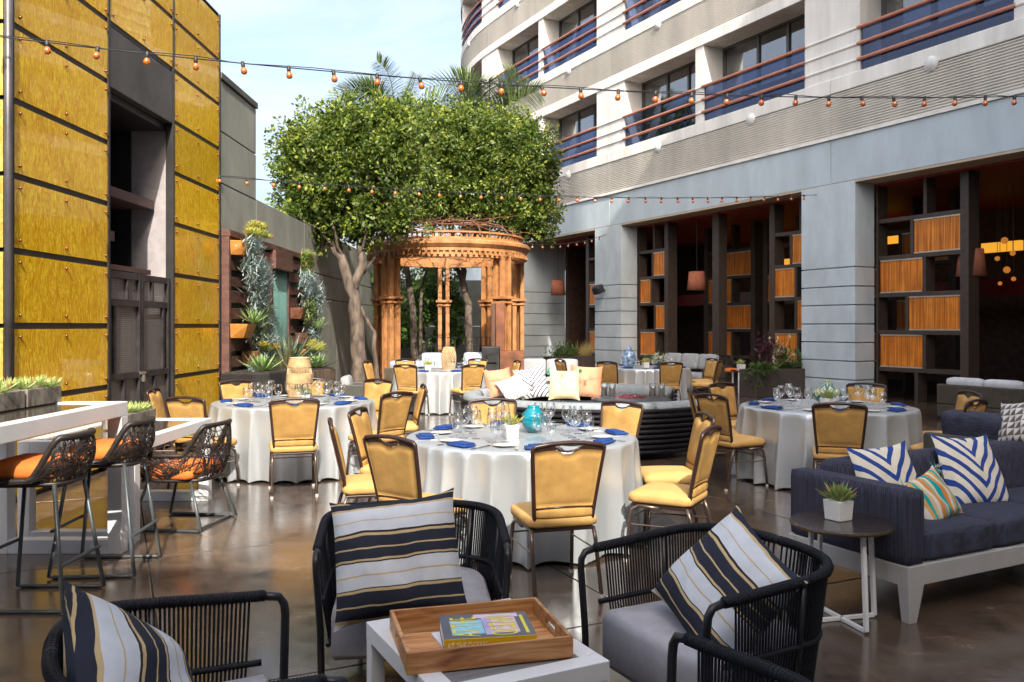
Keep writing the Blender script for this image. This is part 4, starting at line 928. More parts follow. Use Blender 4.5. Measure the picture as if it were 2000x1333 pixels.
def settings(T, angs, tname, cut=True):
    for a0 in angs:
        a = radians(a0); o = Vector((cos(a), sin(a), 0)); s = Vector((-sin(a), cos(a), 0)); c = Vector((T[0], T[1], .767))
        w = f'at the {DIRN[int(round(a0 / 45.0)) % 8]} of the {tname}'; g = f'on the {tname}'
        def at(r, l_): return c + o * (r + ps.gauss(0, .008)) + s * (l_ + ps.gauss(0, .008))
        rz = a + pi / 2
        pN(at(.74, .0), rz + ps.gauss(0, .12), f'folded royal blue napkin {w}', 'napkins ' + g)
        pP(at(.60, -.21), 0, f'small white bread plate {w}', 'plates ' + g)
        pW(at(.46, .05), ps.uniform(0, 6), f'clear stemmed wine glass, outer one, {w}', 'wine glasses ' + g)
        pG(at(.52, .14), ps.uniform(0, 6), f'clear short water goblet {w}', 'water goblets ' + g)
        if cut:
            pF(at(.72, -.15), rz + pi, f'silver fork beside the napkin {w}', 'forks ' + g)
            pK(at(.72, .16), rz + pi, f'silver knife beside the napkin {w}', 'knives ' + g)
            pW(at(.38, .12), ps.uniform(0, 6), f'clear stemmed wine glass, inner one, {w}', 'wine glasses ' + g)
settings(T1, [-82, -125, -168, 148, 100, 50, 5, -38], 'turquoise vase table')
settings(T2, [-76, -120, -170, 132, 97, 60, 14, -32], 'woven lantern table')
settings(T3, [-106, -155, 168, 124, 60, 0, -50], 'zigzag vase table')
settings(T4, [-112, -63, 170, 20, 125, 65], 'far middle table', False)
settings(T5, [-130, -80, -25, 178, 60, 120], 'porcelain jar table', False)
# centrepieces
def pot(label, x, y, z, s=.10, mat=None, n=26, mb_=None, rz=.3):
    t = thing('succulent_pot', label, 'potted plant', (x, y, z), rz)
    h = s * .95; q = s / 2; MB().add([(-q * .88, -q * .88, 0), (q * .88, -q * .88, 0), (q * .88, q * .88, 0), (-q * .88, q * .88, 0), (-q, -q, h), (q, -q, h), (q, q, h), (-q, q, h)], [(3, 2, 1, 0), (0, 1, 5, 4), (1, 2, 6, 5), (2, 3, 7, 6), (3, 0, 4, 7), (4, 5, 6, 7)]).build('pot', WHITEP, t, bevel=.004)
    m = MB(); rosette(m, (0, 0, h), n, s * 1.1, s * .17, ps, .25, .3, .004)
    for k in range(4): rosette(m, (ps.uniform(-q, q) * .8, ps.uniform(-q, q) * .8, h), 12, s * .7, s * .12, ps, .2, .3, .003)
    m.build('leaves', mat or SUCG, t); return t
ZT = .767
pot('white cube pot with lime succulent beside the turquoise vase', -.01, 6.36, ZT, .105, LIME)
pot('white cube pot with succulent beside the tall woven lantern', -2.25, 9.2, ZT, .10)
pot('white cube pot with reddish succulent on the shaded table', 3.22, 8.62, ZT, .11)
pot('white cube pot with succulent on the far middle table', -1.6, 16.0, ZT, .11, LIME)
pot('white pot with leafy succulent on the porcelain jar table', 2.68, 16.95, ZT, .12, LIME)
def lathed(name, label, cat, x, y, z, prof, mat, n=28):
    o = MB().lathe(prof, n).build(name, mat, loc=(x, y, z), smooth=True); return tag(o, label, cat)
TURQ = M('turquoise glaze', (0.0, 0.21, 0.28), .12, var=.25, vs=18, coat=.7, stretch=(1, 1, 6))
lathed('vase', 'round turquoise glazed vase on the nearest table', 'vase', .17, 6.68, ZT, [(0, 0), (.045, .002), (.085, .05), (.098, .10), (.088, .15), (.055, .185), (.045, .20), (.050, .212), (.040, .212), (.036, .19), (0, .18)], TURQ, 36)
def zig_mat():
    m, t, b = new_mat('zigzag vase glaze'); l = t.links.new; v = coords(t); sx = N(t, 'SeparateXYZ'); l(v, sx.inputs[0])
    at_ = N(t, 'Math', operation='ARCTAN2'); l(sx.outputs['Y'], at_.inputs[0]); l(sx.outputs['X'], at_.inputs[1])
    w = N(t, 'Math', operation='MULTIPLY'); w.inputs[1].default_value = 8 / (2 * pi); l(at_.outputs[0], w.inputs[0]); pp = N(t, 'Math', operation='PINGPONG'); pp.inputs[1].default_value = .5; l(w.outputs[0], pp.inputs[0])
    z = N(t, 'Math', operation='MULTIPLY'); z.inputs[1].default_value = 9.0; l(sx.outputs['Z'], z.inputs[0]); a2 = N(t, 'Math', operation='ADD'); l(pp.outputs[0], a2.inputs[0]); l(z.outputs[0], a2.inputs[1])
    fr_ = N(t, 'Math', operation='FRACT'); l(a2.outputs[0], fr_.inputs[0])
    r = ramp(t, [(0, (.02, .18, .15)), (.28, (.55, .48, .32)), (.5, (.20, .34, .12)), (.72, (.6, .55, .42)), (.88, (.03, .08, .16))], 'CONSTANT'); l(fr_.outputs[0], r.inputs['Fac']); l(r.outputs['Color'], b.inputs['Base Color']); b.inputs['Roughness'].default_value = .35
    return m
lathed('vase', 'squat zigzag patterned green vase on the shaded table', 'vase', 3.38, 9.05, ZT, [(0, 0), (.06, .002), (.13, .05), (.155, .10), (.13, .15), (.07, .20), (.035, .225), (.03, .25), (.036, .262), (.02, .26), (0, .24)], zig_mat(), 36)
PORC = M('blue white porcelain', (.20, .29, .52), .15, var=.9, vs=16, coat=.6)
lathed('porcelain_jar', 'blue and white lidded porcelain jar on the far shaded table', 'jar', 2.35, 17.0, ZT, [(0, 0), (.08, .002), (.13, .10), (.15, .2), (.11, .31), (.07, .34), (.085, .36), (.06, .40), (.02, .42), (.025, .45), (0, .46)], PORC, 28)
WOODL = M('pale bentwood', (.48, .34, .18), .6, var=.2, vs=8)
def barrel(label, x, y, z, h, r, lattice):
    t = thing('woven_lantern', label, 'lantern', (x, y, z)); m = MB()
    def rad(q): return r * (.62 + .38 * sin(pi * (.12 + .80 * q)) ** .9)
    if lattice:
        for i in range(18):
            for sg in (-1, 1): m.tube([(rad(q) * cos(i * .349 + sg * q * 2.2), rad(q) * sin(i * .349 + sg * q * 2.2), h * q) for q in [k / 10 for k in range(11)]], .008, 5)
    else:
        for i in range(44):
            a = i * 2 * pi / 44; m.tube([(rad(q) * cos(a), rad(q) * sin(a), h * q) for q in [k / 8 for k in range(9)]], .0042, 4)
        for q0, q1 in ((0.0, .28), (.42, .66), (.80, 1.0)):
            k = int((q1 - q0) * 46)
            for j in range(k):
                q = q0 + (q1 - q0) * j / k; R_ = rad(q) + .004; m.tube([(R_ * cos(b), R_ * sin(b), h * q) for b in [c * 2 * pi / 24 for c in range(24)]], .0058, 4, closed=True)
    m.build('cage', WOODL, t)
    for q in (0, 1): MB().tube([(rad(q) * cos(b), rad(q) * sin(b), h * q + .006) for b in [c * 2 * pi / 28 for c in range(28)]], .012, 6, closed=True).build('hoop', WOODL, t)
    MB().lathe([(0, .01), (.045, .01), (.045, h * .35), (0, h * .35)], 16).build('candle', M('cream candle wax', (.75, .68, .52), .6), t, smooth=False)
barrel('tall barrel shaped woven rattan lantern on the left table', -2.42, 9.62, ZT, .47, .14, False)
barrel('pale wooden lattice lantern on the far middle table', -1.22, 16.3, ZT, .42, .14, True)
def blossom(name, label, x, y, z, n, sp, h, mats):
    t = thing(name, label, 'flowers', (x, y, z))
    for nm, mt, k in mats:
        m = MB()
        for i in range(n):
            c = Vector((ps.gauss(0, sp), ps.gauss(0, sp), h * ps.uniform(.3, 1.0)))
            for j in range(k): m.leaf(c, (ps.gauss(0, 1), ps.gauss(0, 1), ps.gauss(.4, .8)), (0, 0, 1), .06 * ps.uniform(.7, 1.3), .016, .3, 2)
        m.build(nm, mt, t)
    m = MB()
    for i in range(16): m.tube([(ps.gauss(0, .03), ps.gauss(0, .03), 0), (ps.gauss(0, sp * .8), ps.gauss(0, sp * .8), h * .8)], .004, 4)
    m.build('stems', leaf_mat('stem green', (.08, .14, .04), (.12, .2, .06)), t); return t
blossom('flower_bunch', 'white and cream flower bunch on the far porcelain jar table', 2.95, 17.05, ZT, 26, .12, .28, [('petals', leaf_mat('cream petals', (.6, .57, .5), (.8, .78, .72)), 9), ('leaves', SUCG, 5)])
# planter with mixed flowers in front of the near pillar
pc = F(-3.55, .75)
t = thing('flower_planter', 'dark planter box of burgundy and cream flowers before the near pillar', 'planter', (pc.x, pc.y, 0), TH)
MB().b2((-.75, -.28, 0), (.75, .28, .62)).build('box', M('dark brown planter', (.06, .045, .04), .6), t, bevel=.01)
for nm, mt, cx, n, zz in (('burgundy_foliage', leaf_mat('burgundy leaves', (.07, .02, .035), (.17, .07, .09)), -.15, 70, .45), ('cream_flowers', leaf_mat('cream umbels', (.55, .52, .33), (.75, .72, .5)), .1, 34, .38), ('green_foliage', SHR, .35, 80, .22), ('trailing_green', SHR, -.6, 90, .12)):
    m = MB()
    for i in range(n):
        c = Vector((cx + ps.gauss(0, .17), ps.gauss(0, .14) - .05, .64 + max(0, zz + ps.gauss(0, .14)))); 
        if nm == 'trailing_green': c.z = .75 - abs(ps.gauss(0, .25)); c.y -= .2
        for j in range(12): m.leaf(c, (ps.gauss(0, 1), ps.gauss(0, 1), ps.gauss(.2, .8)), (0, 0, 1), .085 * ps.uniform(.6, 1.2), .02, .3, 2)
        m.tube([(cx * .8, 0, .6), tuple(c)], .004, 4)
    m.build(nm, mt, t)
# second planting by the far pillar
pc = F(5.6, .6)
t = thing('shrub_planter', 'low planter of grasses and shrubs before the far pillar', 'planter', (pc.x, pc.y, 0), TH)
MB().b2((-.9, -.3, 0), (.9, .3, .62)).build('box', M('dark brown planter', (.06, .045, .04)), t, bevel=.01)
m = MB(); [m.leaf((.5 + ps.gauss(0, .12), ps.gauss(0, .1), .6), (ps.gauss(0, .35), ps.gauss(0, .3), 1), (1, 0, 0), ps.uniform(.3, .6), .012, .2, 3) for i in range(150)]; m.build('golden_grass', leaf_mat('golden grass', (.4, .3, .08), (.62, .48, .2)), t)
m = MB(); [m.leaf((-.35 + ps.gauss(0, .25), ps.gauss(0, .15), .6 + abs(ps.gauss(.12, .14))), (ps.gauss(0, 1), ps.gauss(0, 1), ps.gauss(.4, .6)), (0, 0, 1), .1, .025, .3, 2) for i in range(700)]; m.build('green_shrub', SHR, t)
# ================================================================== cushions
def pillow_mesh(w, h, th, n=17):
    m = MB()
    def fn(sgn):
        def g(a, b):
            x, y = a * 2 - 1, b * 2 - 1
            z = th / 2 * ((1 - abs(x) ** 2.2) * (1 - abs(y) ** 2.2)) ** .45 * (1.0 - .22 * y)
            px = x * w / 2 * (1 - .07 * (1 - y ** 4)) * (1 - .03 * y); py = y * h / 2 * (1 - .075 * (1 - x ** 4)) + .012 * x * x * y
            z += .010 * sin(7 * x + 4 * y + w * 30) * (1 - x * x) * (1 - y * y)
            return (px, py, sgn * z)
        return g
    m.grid(fn(1), n, n); k = len(m.v); m.grid(fn(-1), n, n)
    for i in range(len(m.f) // 2, len(m.f)): m.f[i] = m.f[i][::-1]
    return m
def pmat(name, build, rough=.85, bump=.15, bs=300):
    m, t, b = new_mat(name); l = t.links.new; v = coords(t); sx = N(t, 'SeparateXYZ')
    wn = N(t, 'TexNoise', Scale=4.5, Detail=2.0); l(v, wn.inputs['Vector']); wa = N(t, 'VectorMath', operation='MULTIPLY_ADD'); l(wn.outputs['Color'], wa.inputs[0]); wa.inputs[1].default_value = (.035, .035, 0); l(v, wa.inputs[2]); wb = N(t, 'VectorMath', operation='SUBTRACT'); l(wa.outputs[0], wb.inputs[0]); wb.inputs[1].default_value = (.0175, .0175, 0); l(wb.outputs[0], sx.inputs[0])
    def mth(op, a, c=None, d=None):
        n = N(t, 'Math', operation=op)
        for i, q in enumerate((a, c, d)):
            if q is None: continue
            if isinstance(q, (int, float)): n.inputs[i].default_value = q
            else: l(q, n.inputs[i])
        return n.outputs[0]
    fac, stops, mode = build(sx, mth)
    r = ramp(t, stops, mode); l(fac, r.inputs['Fac'])
    nz = N(t, 'TexNoise', Scale=14.0, Detail=4.0); l(v, nz.inputs['Vector'])
    mm = N(t, 'MixRGB', blend_type='MULTIPLY'); mm.inputs['Fac'].default_value = .3
    r2 = ramp(t, [(.3, (.7, .7, .7)), (.7, (1.15, 1.15, 1.15))]); l(nz.outputs['Fac'], r2.inputs['Fac']); l(r.outputs['Color'], mm.inputs['Color1']); l(r2.outputs['Color'], mm.inputs['Color2'])
    l(mm.outputs['Color'], b.inputs['Base Color']); b.inputs['Roughness'].default_value = rough; b.inputs['Specular IOR Level'].default_value = .25
    n2 = N(t, 'TexNoise', Scale=bs, Detail=2.0); l(v, n2.inputs['Vector']); n3 = N(t, 'TexNoise', Scale=7.0, Detail=2.0); l(v, n3.inputs['Vector'])
    b1 = N(t, 'Bump', Strength=bump, Distance=.003); l(n2.outputs['Fac'], b1.inputs['Height'])
    b2 = N(t, 'Bump', Strength=.55, Distance=.03); l(n3.outputs['Fac'], b2.inputs['Height']); l(b1.outputs['Normal'], b2.inputs['Normal']); l(b2.outputs['Normal'], b.inputs['Normal'])
    return m
NV, LT, BG, BK = (.022, .026, .042), (.60, .63, .68), (.55, .41, .22), (.03, .025, .02)
def stripes(sx, mth):
    y = mth('MULTIPLY_ADD', sx.outputs['Y'], -1 / .56, .5)
    st = [(0, NV), (.045, BG), (.058, NV), (.10, BG), (.115, LT), (.20, BG), (.21, LT), (.285, BK), (.297, BG), (.318, NV), (.40, BG), (.413, NV), (.485, BG), (.503, BK), (.512, LT), (.605, BG), (.615, LT), (.70, BK), (.71, BG), (.728, NV), (.82, BG), (.832, NV), (.91, BG), (.93, LT)]
    return y, st, 'CONSTANT'
PSTR = pmat('navy and ice blue striped canvas', stripes)
def chev(c1, c2, per, thr, rot=0.0, noise=0.0):
    def f(sx, mth):
        ax = mth('ABSOLUTE', sx.outputs['X']); s = mth('ADD', sx.outputs['Y'], mth('MULTIPLY', ax, -1.1))
        fr_ = mth('FRACT', mth('MULTIPLY_ADD', s, 1 / per, 10.2)); return fr_, [(0, c1), (thr, c2)], 'CONSTANT'
    return f
CHEV1 = pmat('white cushion with navy chevrons', chev((.045, .055, .11), (.62, .61, .59), .072, .33))
CHEV2 = pmat('cream tufted cushion with cobalt chevrons', chev((.02, .06, .28), (.70, .66, .55), .105, .40), bump=1.0, bs=130)
def multi(sx, mth):
    fr_ = mth('FRACT', mth('MULTIPLY_ADD', sx.outputs['X'], 1 / .23, 5.0))
    return fr_, [(0, (.0, .33, .35)), (.14, (.62, .22, .05)), (.26, (.62, .60, .55)), (.36, (.62, .35, .10)), (.46, (.0, .36, .36)), (.54, (.6, .45, .25)), (.64, (.65, .63, .58)), (.74, (.63, .24, .06)), (.86, (.25, .4, .3)), (.93, (.65, .55, .4))], 'CONSTANT'
PMUL = pmat('teal orange striped cotton', multi)
def tri(sx, mth):
    a = mth('FRACT', mth('MULTIPLY_ADD', sx.outputs['X'], 16.0, 8.0)); b = mth('FRACT', mth('MULTIPLY_ADD', sx.outputs['Y'], 16.0, 8.0))
    return mth('GREATER_THAN', a, b), [(0, (.62, .6, .57)), (.5, (.13, .11, .10))], 'CONSTANT'
PTRI = pmat('grey and white triangle print', tri)
PCOR = pmat('coral speckled cushion', lambda sx, mth: (mth('ABSOLUTE', mth('MULTIPLY', sx.outputs['X'], 4.2)), [(0, (.56, .31, .19)), (.6, (.58, .27, .16)), (.9, (.62, .20, .11))], 'LINEAR'))
PCRM = pmat('cream ribbed cushion', lambda sx, mth: (mth('FRACT', mth('MULTIPLY_ADD', sx.outputs['X'], 55.0, 30.0)), [(0, (.56, .46, .26)), (.5, (.66, .56, .35))], 'LINEAR'))
PFLO = pmat('white cushion with grey leaf print', lambda sx, mth: (mth('FRACT', mth('MULTIPLY_ADD', mth('SINE', mth('MULTIPLY', sx.outputs['X'], 22.0)), 1.0, mth('MULTIPLY', sx.outputs['Y'], 9.0))), [(0, (.58, .57, .55)), (.62, (.22, .25, .27)), (.75, (.58, .57, .55))], 'CONSTANT'))
PGRY = M('grey cushion canvas', (.27, .30, .31), .85, var=.12, vs=18, bump=.25, bs=250)
def pillow(label, mat, loc, w, h, th, face, lean=18, roll=0, name='cushion', tassel=None):
    """upright cushion whose front looks to heading 'face' (deg, 0 = +X), leaning back"""
    o = pillow_mesh(w, h, th).build(name, mat, smooth=True)
    fz = radians(face); nrm = Vector((cos(fz), sin(fz), 0)); side = Vector((-sin(fz), cos(fz), 0))
    R = Matrix((side, Vector((0, 0, 1)), nrm)).transposed()          # local x->side, y->up, z->front
    R = Matrix.Rotation(radians(lean), 3, -side) @ R @ Matrix.Rotation(radians(roll), 3, 'Z') if False else Matrix.Rotation(radians(-lean), 3, side) @ R @ Matrix.Rotation(radians(roll), 3, 'Z')
    o.rotation_euler = R.to_euler(); o.location = loc; tag(o, label, 'cushion')
    if tassel:
        for sx_ in (-1, 1):
            m = MB()
            for i in range(26): m.leaf((sx_ * w / 2 * .97, h / 2 * .93, 0), (sx_ * ps.uniform(-.1, 1), ps.gauss(-.2, .8), ps.gauss(0, .6)), (0, 0, 1), .06, .006, 0, 2)
            m.build('tassel', tassel, o)
    return o

# ================================================================== rope armchairs
ROPE = M('black navy cord', (.007, .008, .013), .5, var=.2, vs=40, bump=.5, bs=200, spec=.3)
TUBE = M('black powder coated tube', (.009, .010, .013), .35, var=.1)
SEATG = M('light grey outdoor canvas', (.40, .39, .42), .9, var=.08, vs=12, bump=.3, bs=300)
def rope_chair_parts():
    t = thing('rope_armchair', 'x', 'armchair')
    W, D, YF = .415, .325, .33
    def plan(q):
        """q 0..1 from left arm end round the back to the right arm end"""
        L1 = .36; La = 1.12; tot = 2 * L1 + La; d = q * tot
        if d < L1: return (-W, YF - d)
        if d > L1 + La: return (W, YF - L1 + (d - L1 - La))
        a = (d - L1) / La * pi; cx, sy = cos(a), sin(a)
        return (-W * (abs(cx) ** .75) * (1 if cx > 0 else -1), (YF - L1) - (D - .03) * abs(sy) ** .75)
    def rim(q): x, y = plan(q); k = sin(pi * q); return Vector((x * (1 + .04 * k), y * (1 + .05 * k) if y < 0 else y, .635 + .05 * k ** 1.3))
    def mid(q): x, y = plan(q); k = sin(pi * q); return Vector((x * .97, y * .95, .40 + .02 * k))
    def low(q): x, y = plan(q); return Vector((x * .90, y * .88, .20))
    qs = [i / 60 for i in range(61)]
    def arc(s):
        p = rim(0 if s < 0 else 1); x = p.x
        return [Vector((x, p.y - .01, p.z)), Vector((x, p.y + .05, p.z - .012)), Vector((x, p.y + .068, p.z - .04)), Vector((x * .995, p.y + .072, p.z - .08))]
    for s in (-1, 1):
        a = arc(s); MB().tube(a + [(a[-1].x * .96, a[-1].y - .01, .30), (a[-1].x * .95, a[-1].y - .02, .0)], .0155, 10).build('front_leg', TUBE, t, smooth=True)
        p = rim(.5 + s * .13); MB().tube([p - Vector((0, 0, .01)), mid(.5 + s * .13), low(.5 + s * .13), (low(.5 + s * .13).x, low(.5 + s * .13).y, 0)], .014, 8).build('rear_leg', TUBE, t, smooth=True)
        MB().tube([rim(.5 + s * .30), mid(.5 + s * .30), low(.5 + s * .30)], .012, 8).build('upright', TUBE, t, smooth=True)
    mr = MB().tube([rim(q) for q in qs], .019, 10)
    for i in range(180):                                   # cord turns wound on the rim
        q = (i + .5) / 180; p = rim(q); d = (rim(min(1, q + .004)) - rim(max(0, q - .004))).normalized(); x = d.cross(Vector((0, 0, 1))).normalized(); y = d.cross(x)
        mr.tube([p + (x * cos(k * pi / 4) + y * sin(k * pi / 4)) * .0195 for k in range(8)], .0032, 4, closed=True)
    mr.build('arm_rail', ROPE, t, smooth=True)
    MB().tube([mid(q) for q in qs], .0125, 8).build('mid_rail', ROPE, t, smooth=True)
    MB().tube([low(q) for q in qs], .0125, 8).build('lower_rail', TUBE, t, smooth=True)
    w = MB(); n = 118
    for i in range(n):
        q = .03 + .94 * i / (n - 1)
        for dq in (0,): w.tube([rim(q) + Vector((0, 0, -.01)), mid(q), low(q)], .0046, 5, caps=False)
    w.build('cord_webbing', ROPE, t, smooth=True, kind='stuff')
    m = MB(); pts = [plan(i / 30) for i in range(31)]
    out_ = [(x * .86, y * .84 + (.05 if y > .2 else 0)) for x, y in pts]
    zs = [(.96, .14), (1.0, .165), (1.0, .335), (.985, .362), (.93, .384), (.6, .394), (0.001, .396)]
    nn = len(out_); cy = .03
    for k, z in zs: m.v += [(x * k, cy + (y - cy) * k, z) for x, y in out_]
    m.f = [(a * nn + i, a * nn + (i + 1) % nn, (a + 1) * nn + (i + 1) % nn, (a + 1) * nn + i) for a in range(len(zs) - 1) for i in range(nn)] + [tuple(range(nn))[::-1]]
    m.build('seat_cushion', SEATG, t, smooth=True)
    return t
rope = Proto(rope_chair_parts())
def rope_at(fc, face_vec, label):
    f = Vector((*face_vec, 0)).normalized(); o = Vector((*fc, 0)) - f * .39
    return rope(o, atan2(f.y, f.x) - pi / 2, label, 'black cord armchairs round the coffee table')
rope_at((-.43, 3.68), (.12, -1), 'black cord tub armchair with striped cushion left behind the wooden tray')
rope_at((.50, 3.315), (-.889, -.458), 'black cord tub armchair with striped cushion right of the coffee table')
rope_at((-.65, 2.715), (.889, .458), 'black cord tub armchair at the lower left corner with striped cushion')
rope_at((.15, 2.50), (-.458, .889), 'black cord tub armchair cut off at the bottom right, back to the viewer')
pillow('navy and ice blue striped cushion in the armchair behind the tray', PSTR, (-.50, 3.68, .60), .57, .52, .24, -86, 17, 6)
pillow('navy and ice blue striped cushion leaning in the right armchair', PSTR, (.85, 3.37, .565), .54, .51, .24, 212, 34, -26)
pillow('navy and ice blue striped cushion in the lower left armchair', PSTR, (-1.09, 2.42, .54), .58, .54, .25, 8, 30, 40)

# ================================================================== coffee table, tray, books
WALU = M('white powder coated aluminium', (.76, .77, .78), .35, var=.02)
WALG = M('grey weathered slat', (.20, .20, .205), .7, var=.2, vs=9, stretch=(.3, 6, 1), bump=.2)
ct = thing('coffee_table', 'white metal coffee table with grey slat top carrying the wooden tray', 'table', (-.587, 3.40, 0), TH)
TW, TD, TZ = .65, .78, .42            # local x along hotel front, y towards the camera = -y
for (a, c) in (((0, -.08), (TW, 0)), ((0, -TD), (TW, -TD + .08)), ((0, -TD + .0805), (.08, -.0805)), ((TW - .08, -TD + .0805), (TW, -.0805))): MB().b2((a[0], a[1], TZ - .07), (c[0], c[1], TZ)).build('top_rail', WALU, ct, bevel=.003)
for x in (.0, TW - .06):
    for y in (-.06, -TD): MB().b2((x + .001, y + .001, 0), (x + .059, y + .059, TZ - .0705)).build('leg', WALU, ct, bevel=.003)
for i in range(5): w = (TD - .16) / 5; MB().b2((.082, -TD + .08 + i * w + .003, TZ - .03), (TW - .082, -TD + .08 + (i + 1) * w - .003, TZ - .006)).build('slat', WALG, ct, bevel=.002)
def wood_mat():
    m, t, b = new_mat('oiled acacia'); l = t.links.new; v = coords(t, scale=(1, 9, 9)); n = N(t, 'TexNoise', Scale=2.6, Detail=6.0, Distortion=1.3); l(v, n.inputs['Vector'])
    r = ramp(t, [(.28, (.20, .06, .018)), (.45, (.48, .20, .065)), (.62, (.64, .36, .15)), (.8, (.42, .16, .05))]); l(n.outputs['Fac'], r.inputs['Fac'])
    oi = N(t, 'ObjectInfo'); hs = N(t, 'HueSaturation'); mr = N(t, 'MapRange'); mr.inputs['To Min'].default_value = .65; mr.inputs['To Max'].default_value = 1.25; l(oi.outputs['Random'], mr.inputs['Value']); l(mr.outputs['Result'], hs.inputs['Value']); l(r.outputs['Color'], hs.inputs['Color']); l(hs.outputs['Color'], b.inputs['Base Color']); b.inputs['Roughness'].default_value = .4
    return m
WOOD = wood_mat()
ty = thing('wooden_tray', 'oiled acacia serving tray with cut out handles on the coffee table', 'tray', (-.13, 3.175, TZ), radians(15.5))
TX, TYD, TH_ = .60, .43, .075
for i in range(5): h = TYD / 5; MB().b2((-TX / 2 + .014, -TYD / 2 + i * h + .0006, .001), (TX / 2 - .014, -TYD / 2 + (i + 1) * h - .0006, .012)).build('plank', WOOD, ty, bevel=.001)
for s in (-1, 1):
    MB().b2((-TX / 2, s * TYD / 2 - .007 + s * .0075, .0), (TX / 2, s * TYD / 2 + .007 + s * .0075, TH_)).build('side', WOOD, ty, bevel=.0015)
    x = s * (TX / 2 - .0075); e = MB()
    e.b2((x - .007, -TYD / 2 + .0005, 0), (x + .007, TYD / 2 - .0005, .026)); e.b2((x - .007, -TYD / 2 + .0005, .052), (x + .007, TYD / 2 - .0005, TH_))
    for q in (-1, 1): e.b2((x - .0069, q * TYD / 2 - q * .0005, .0261), (x + .0069, q * .062, .0519))
    e.build('end', WOOD, ty)
bk = thing('book', 'thick yellow spined book with pastel lettered cover lying in the tray', 'book', (-.095, 3.155, TZ + .021), radians(9))
BW, BD, BH = .335, .255, .052
MB().b2((-BW / 2 + .003, -BD / 2 + .004, .003), (BW / 2 - .004, BD / 2 - .004, BH - .003)).build('pages', M('paper edge', (.72, .70, .64), .8), bk)
MB().b2((-BW / 2, -BD / 2 + .0041, BH - .0029), (BW / 2, BD / 2, BH)).b2((-BW / 2, -BD / 2 + .0041, 0), (BW / 2, BD / 2, .0029)).build('cover', M('slate grey book cloth', (.11, .12, .15), .5), bk, bevel=.001)
YEL = M('yellow book cloth', (.70, .44, .01), .5, var=.04)
MB().b2((-BW / 2, -BD / 2, 0), (BW / 2, -BD / 2 + .004, BH)).build('spine', YEL, bk, bevel=.001)
for (x0, x1, y0, y1, c, nm) in ((-.135, -.015, -.085, .06, (.30, .62, .72), 'blue'), (-.013, .02, -.1, .075, (.50, .42, .72), 'violet'), (.022, .115, -.085, .075, (.72, .55, .60), 'pink'), (-.04, .13, .077, .115, (.72, .58, .66), 'rose')):
    MB().b2((x0, y0, BH + .0002), (x1, y1, BH + .0008)).build('cover_print', M(nm + ' cover print', c, .5, var=.15, vs=25), bk)
YELP = M('yellow lettering', (.80, .68, .06), .5, var=.02)
def text(body, size, loc, rot, mat, par, sx=1.0, sy=1.0, name='lettering', ext=.0004):
    cu = bpy.data.curves.new(name, 'FONT'); cu.body = body; cu.size = size; cu.extrude = ext; cu.align_x = 'CENTER'; cu.align_y = 'CENTER'; cu.materials.append(mat)
    tmp = bpy.data.objects.new(name, cu); COL.objects.link(tmp); bpy.context.view_layer.update()
    me = bpy.data.meshes.new_from_object(tmp.evaluated_get(bpy.context.evaluated_depsgraph_get())); bpy.data.objects.remove(tmp)
    o = bpy.data.objects.new(name, me); COL.objects.link(o); o.parent = par; o['kind'] = 'stuff'; o.location = loc; o.rotation_euler = rot; o.scale = (sx, sy, 1); return o
text('AT THE', .075, (-.078, -.01, BH + .0016), (0, 0, pi / 2), YELP, bk, .80, 1.9)
text('OCEAN', .075, (.062, -.01, BH + .0016), (0, 0, pi / 2), YELP, bk, .80, 1.9)
MB().b2((.135, -.1, BH + .0006), (.147, .09, BH + .0012)).build('cover_bar', YELP, bk)
text('AT THE OCEAN', .040, (-.085, -BD / 2 - .0006, BH / 2), (pi / 2, 0, 0), M('pale spine ink', (.88, .84, .68), .5), bk, .50, .85, 'spine_lettering')
b2 = thing('book', 'thin white book with teal pattern under the yellow spined book', 'book', (-.10, 3.17, TZ + .0125), radians(22))
MB().b2((-.175, -.125, 0), (.175, .125, .008)).build('cover', M('white book cover', (.70, .70, .74), .4), b2, bevel=.001)
m = MB(); [m.box((.155 + .012 * (i % 2), -.11 + i * .018, .0085), (.008, .012, .0006)) for i in range(13)]; m.build('teal_pattern', M('teal print', (.02, .28, .36), .5), b2)

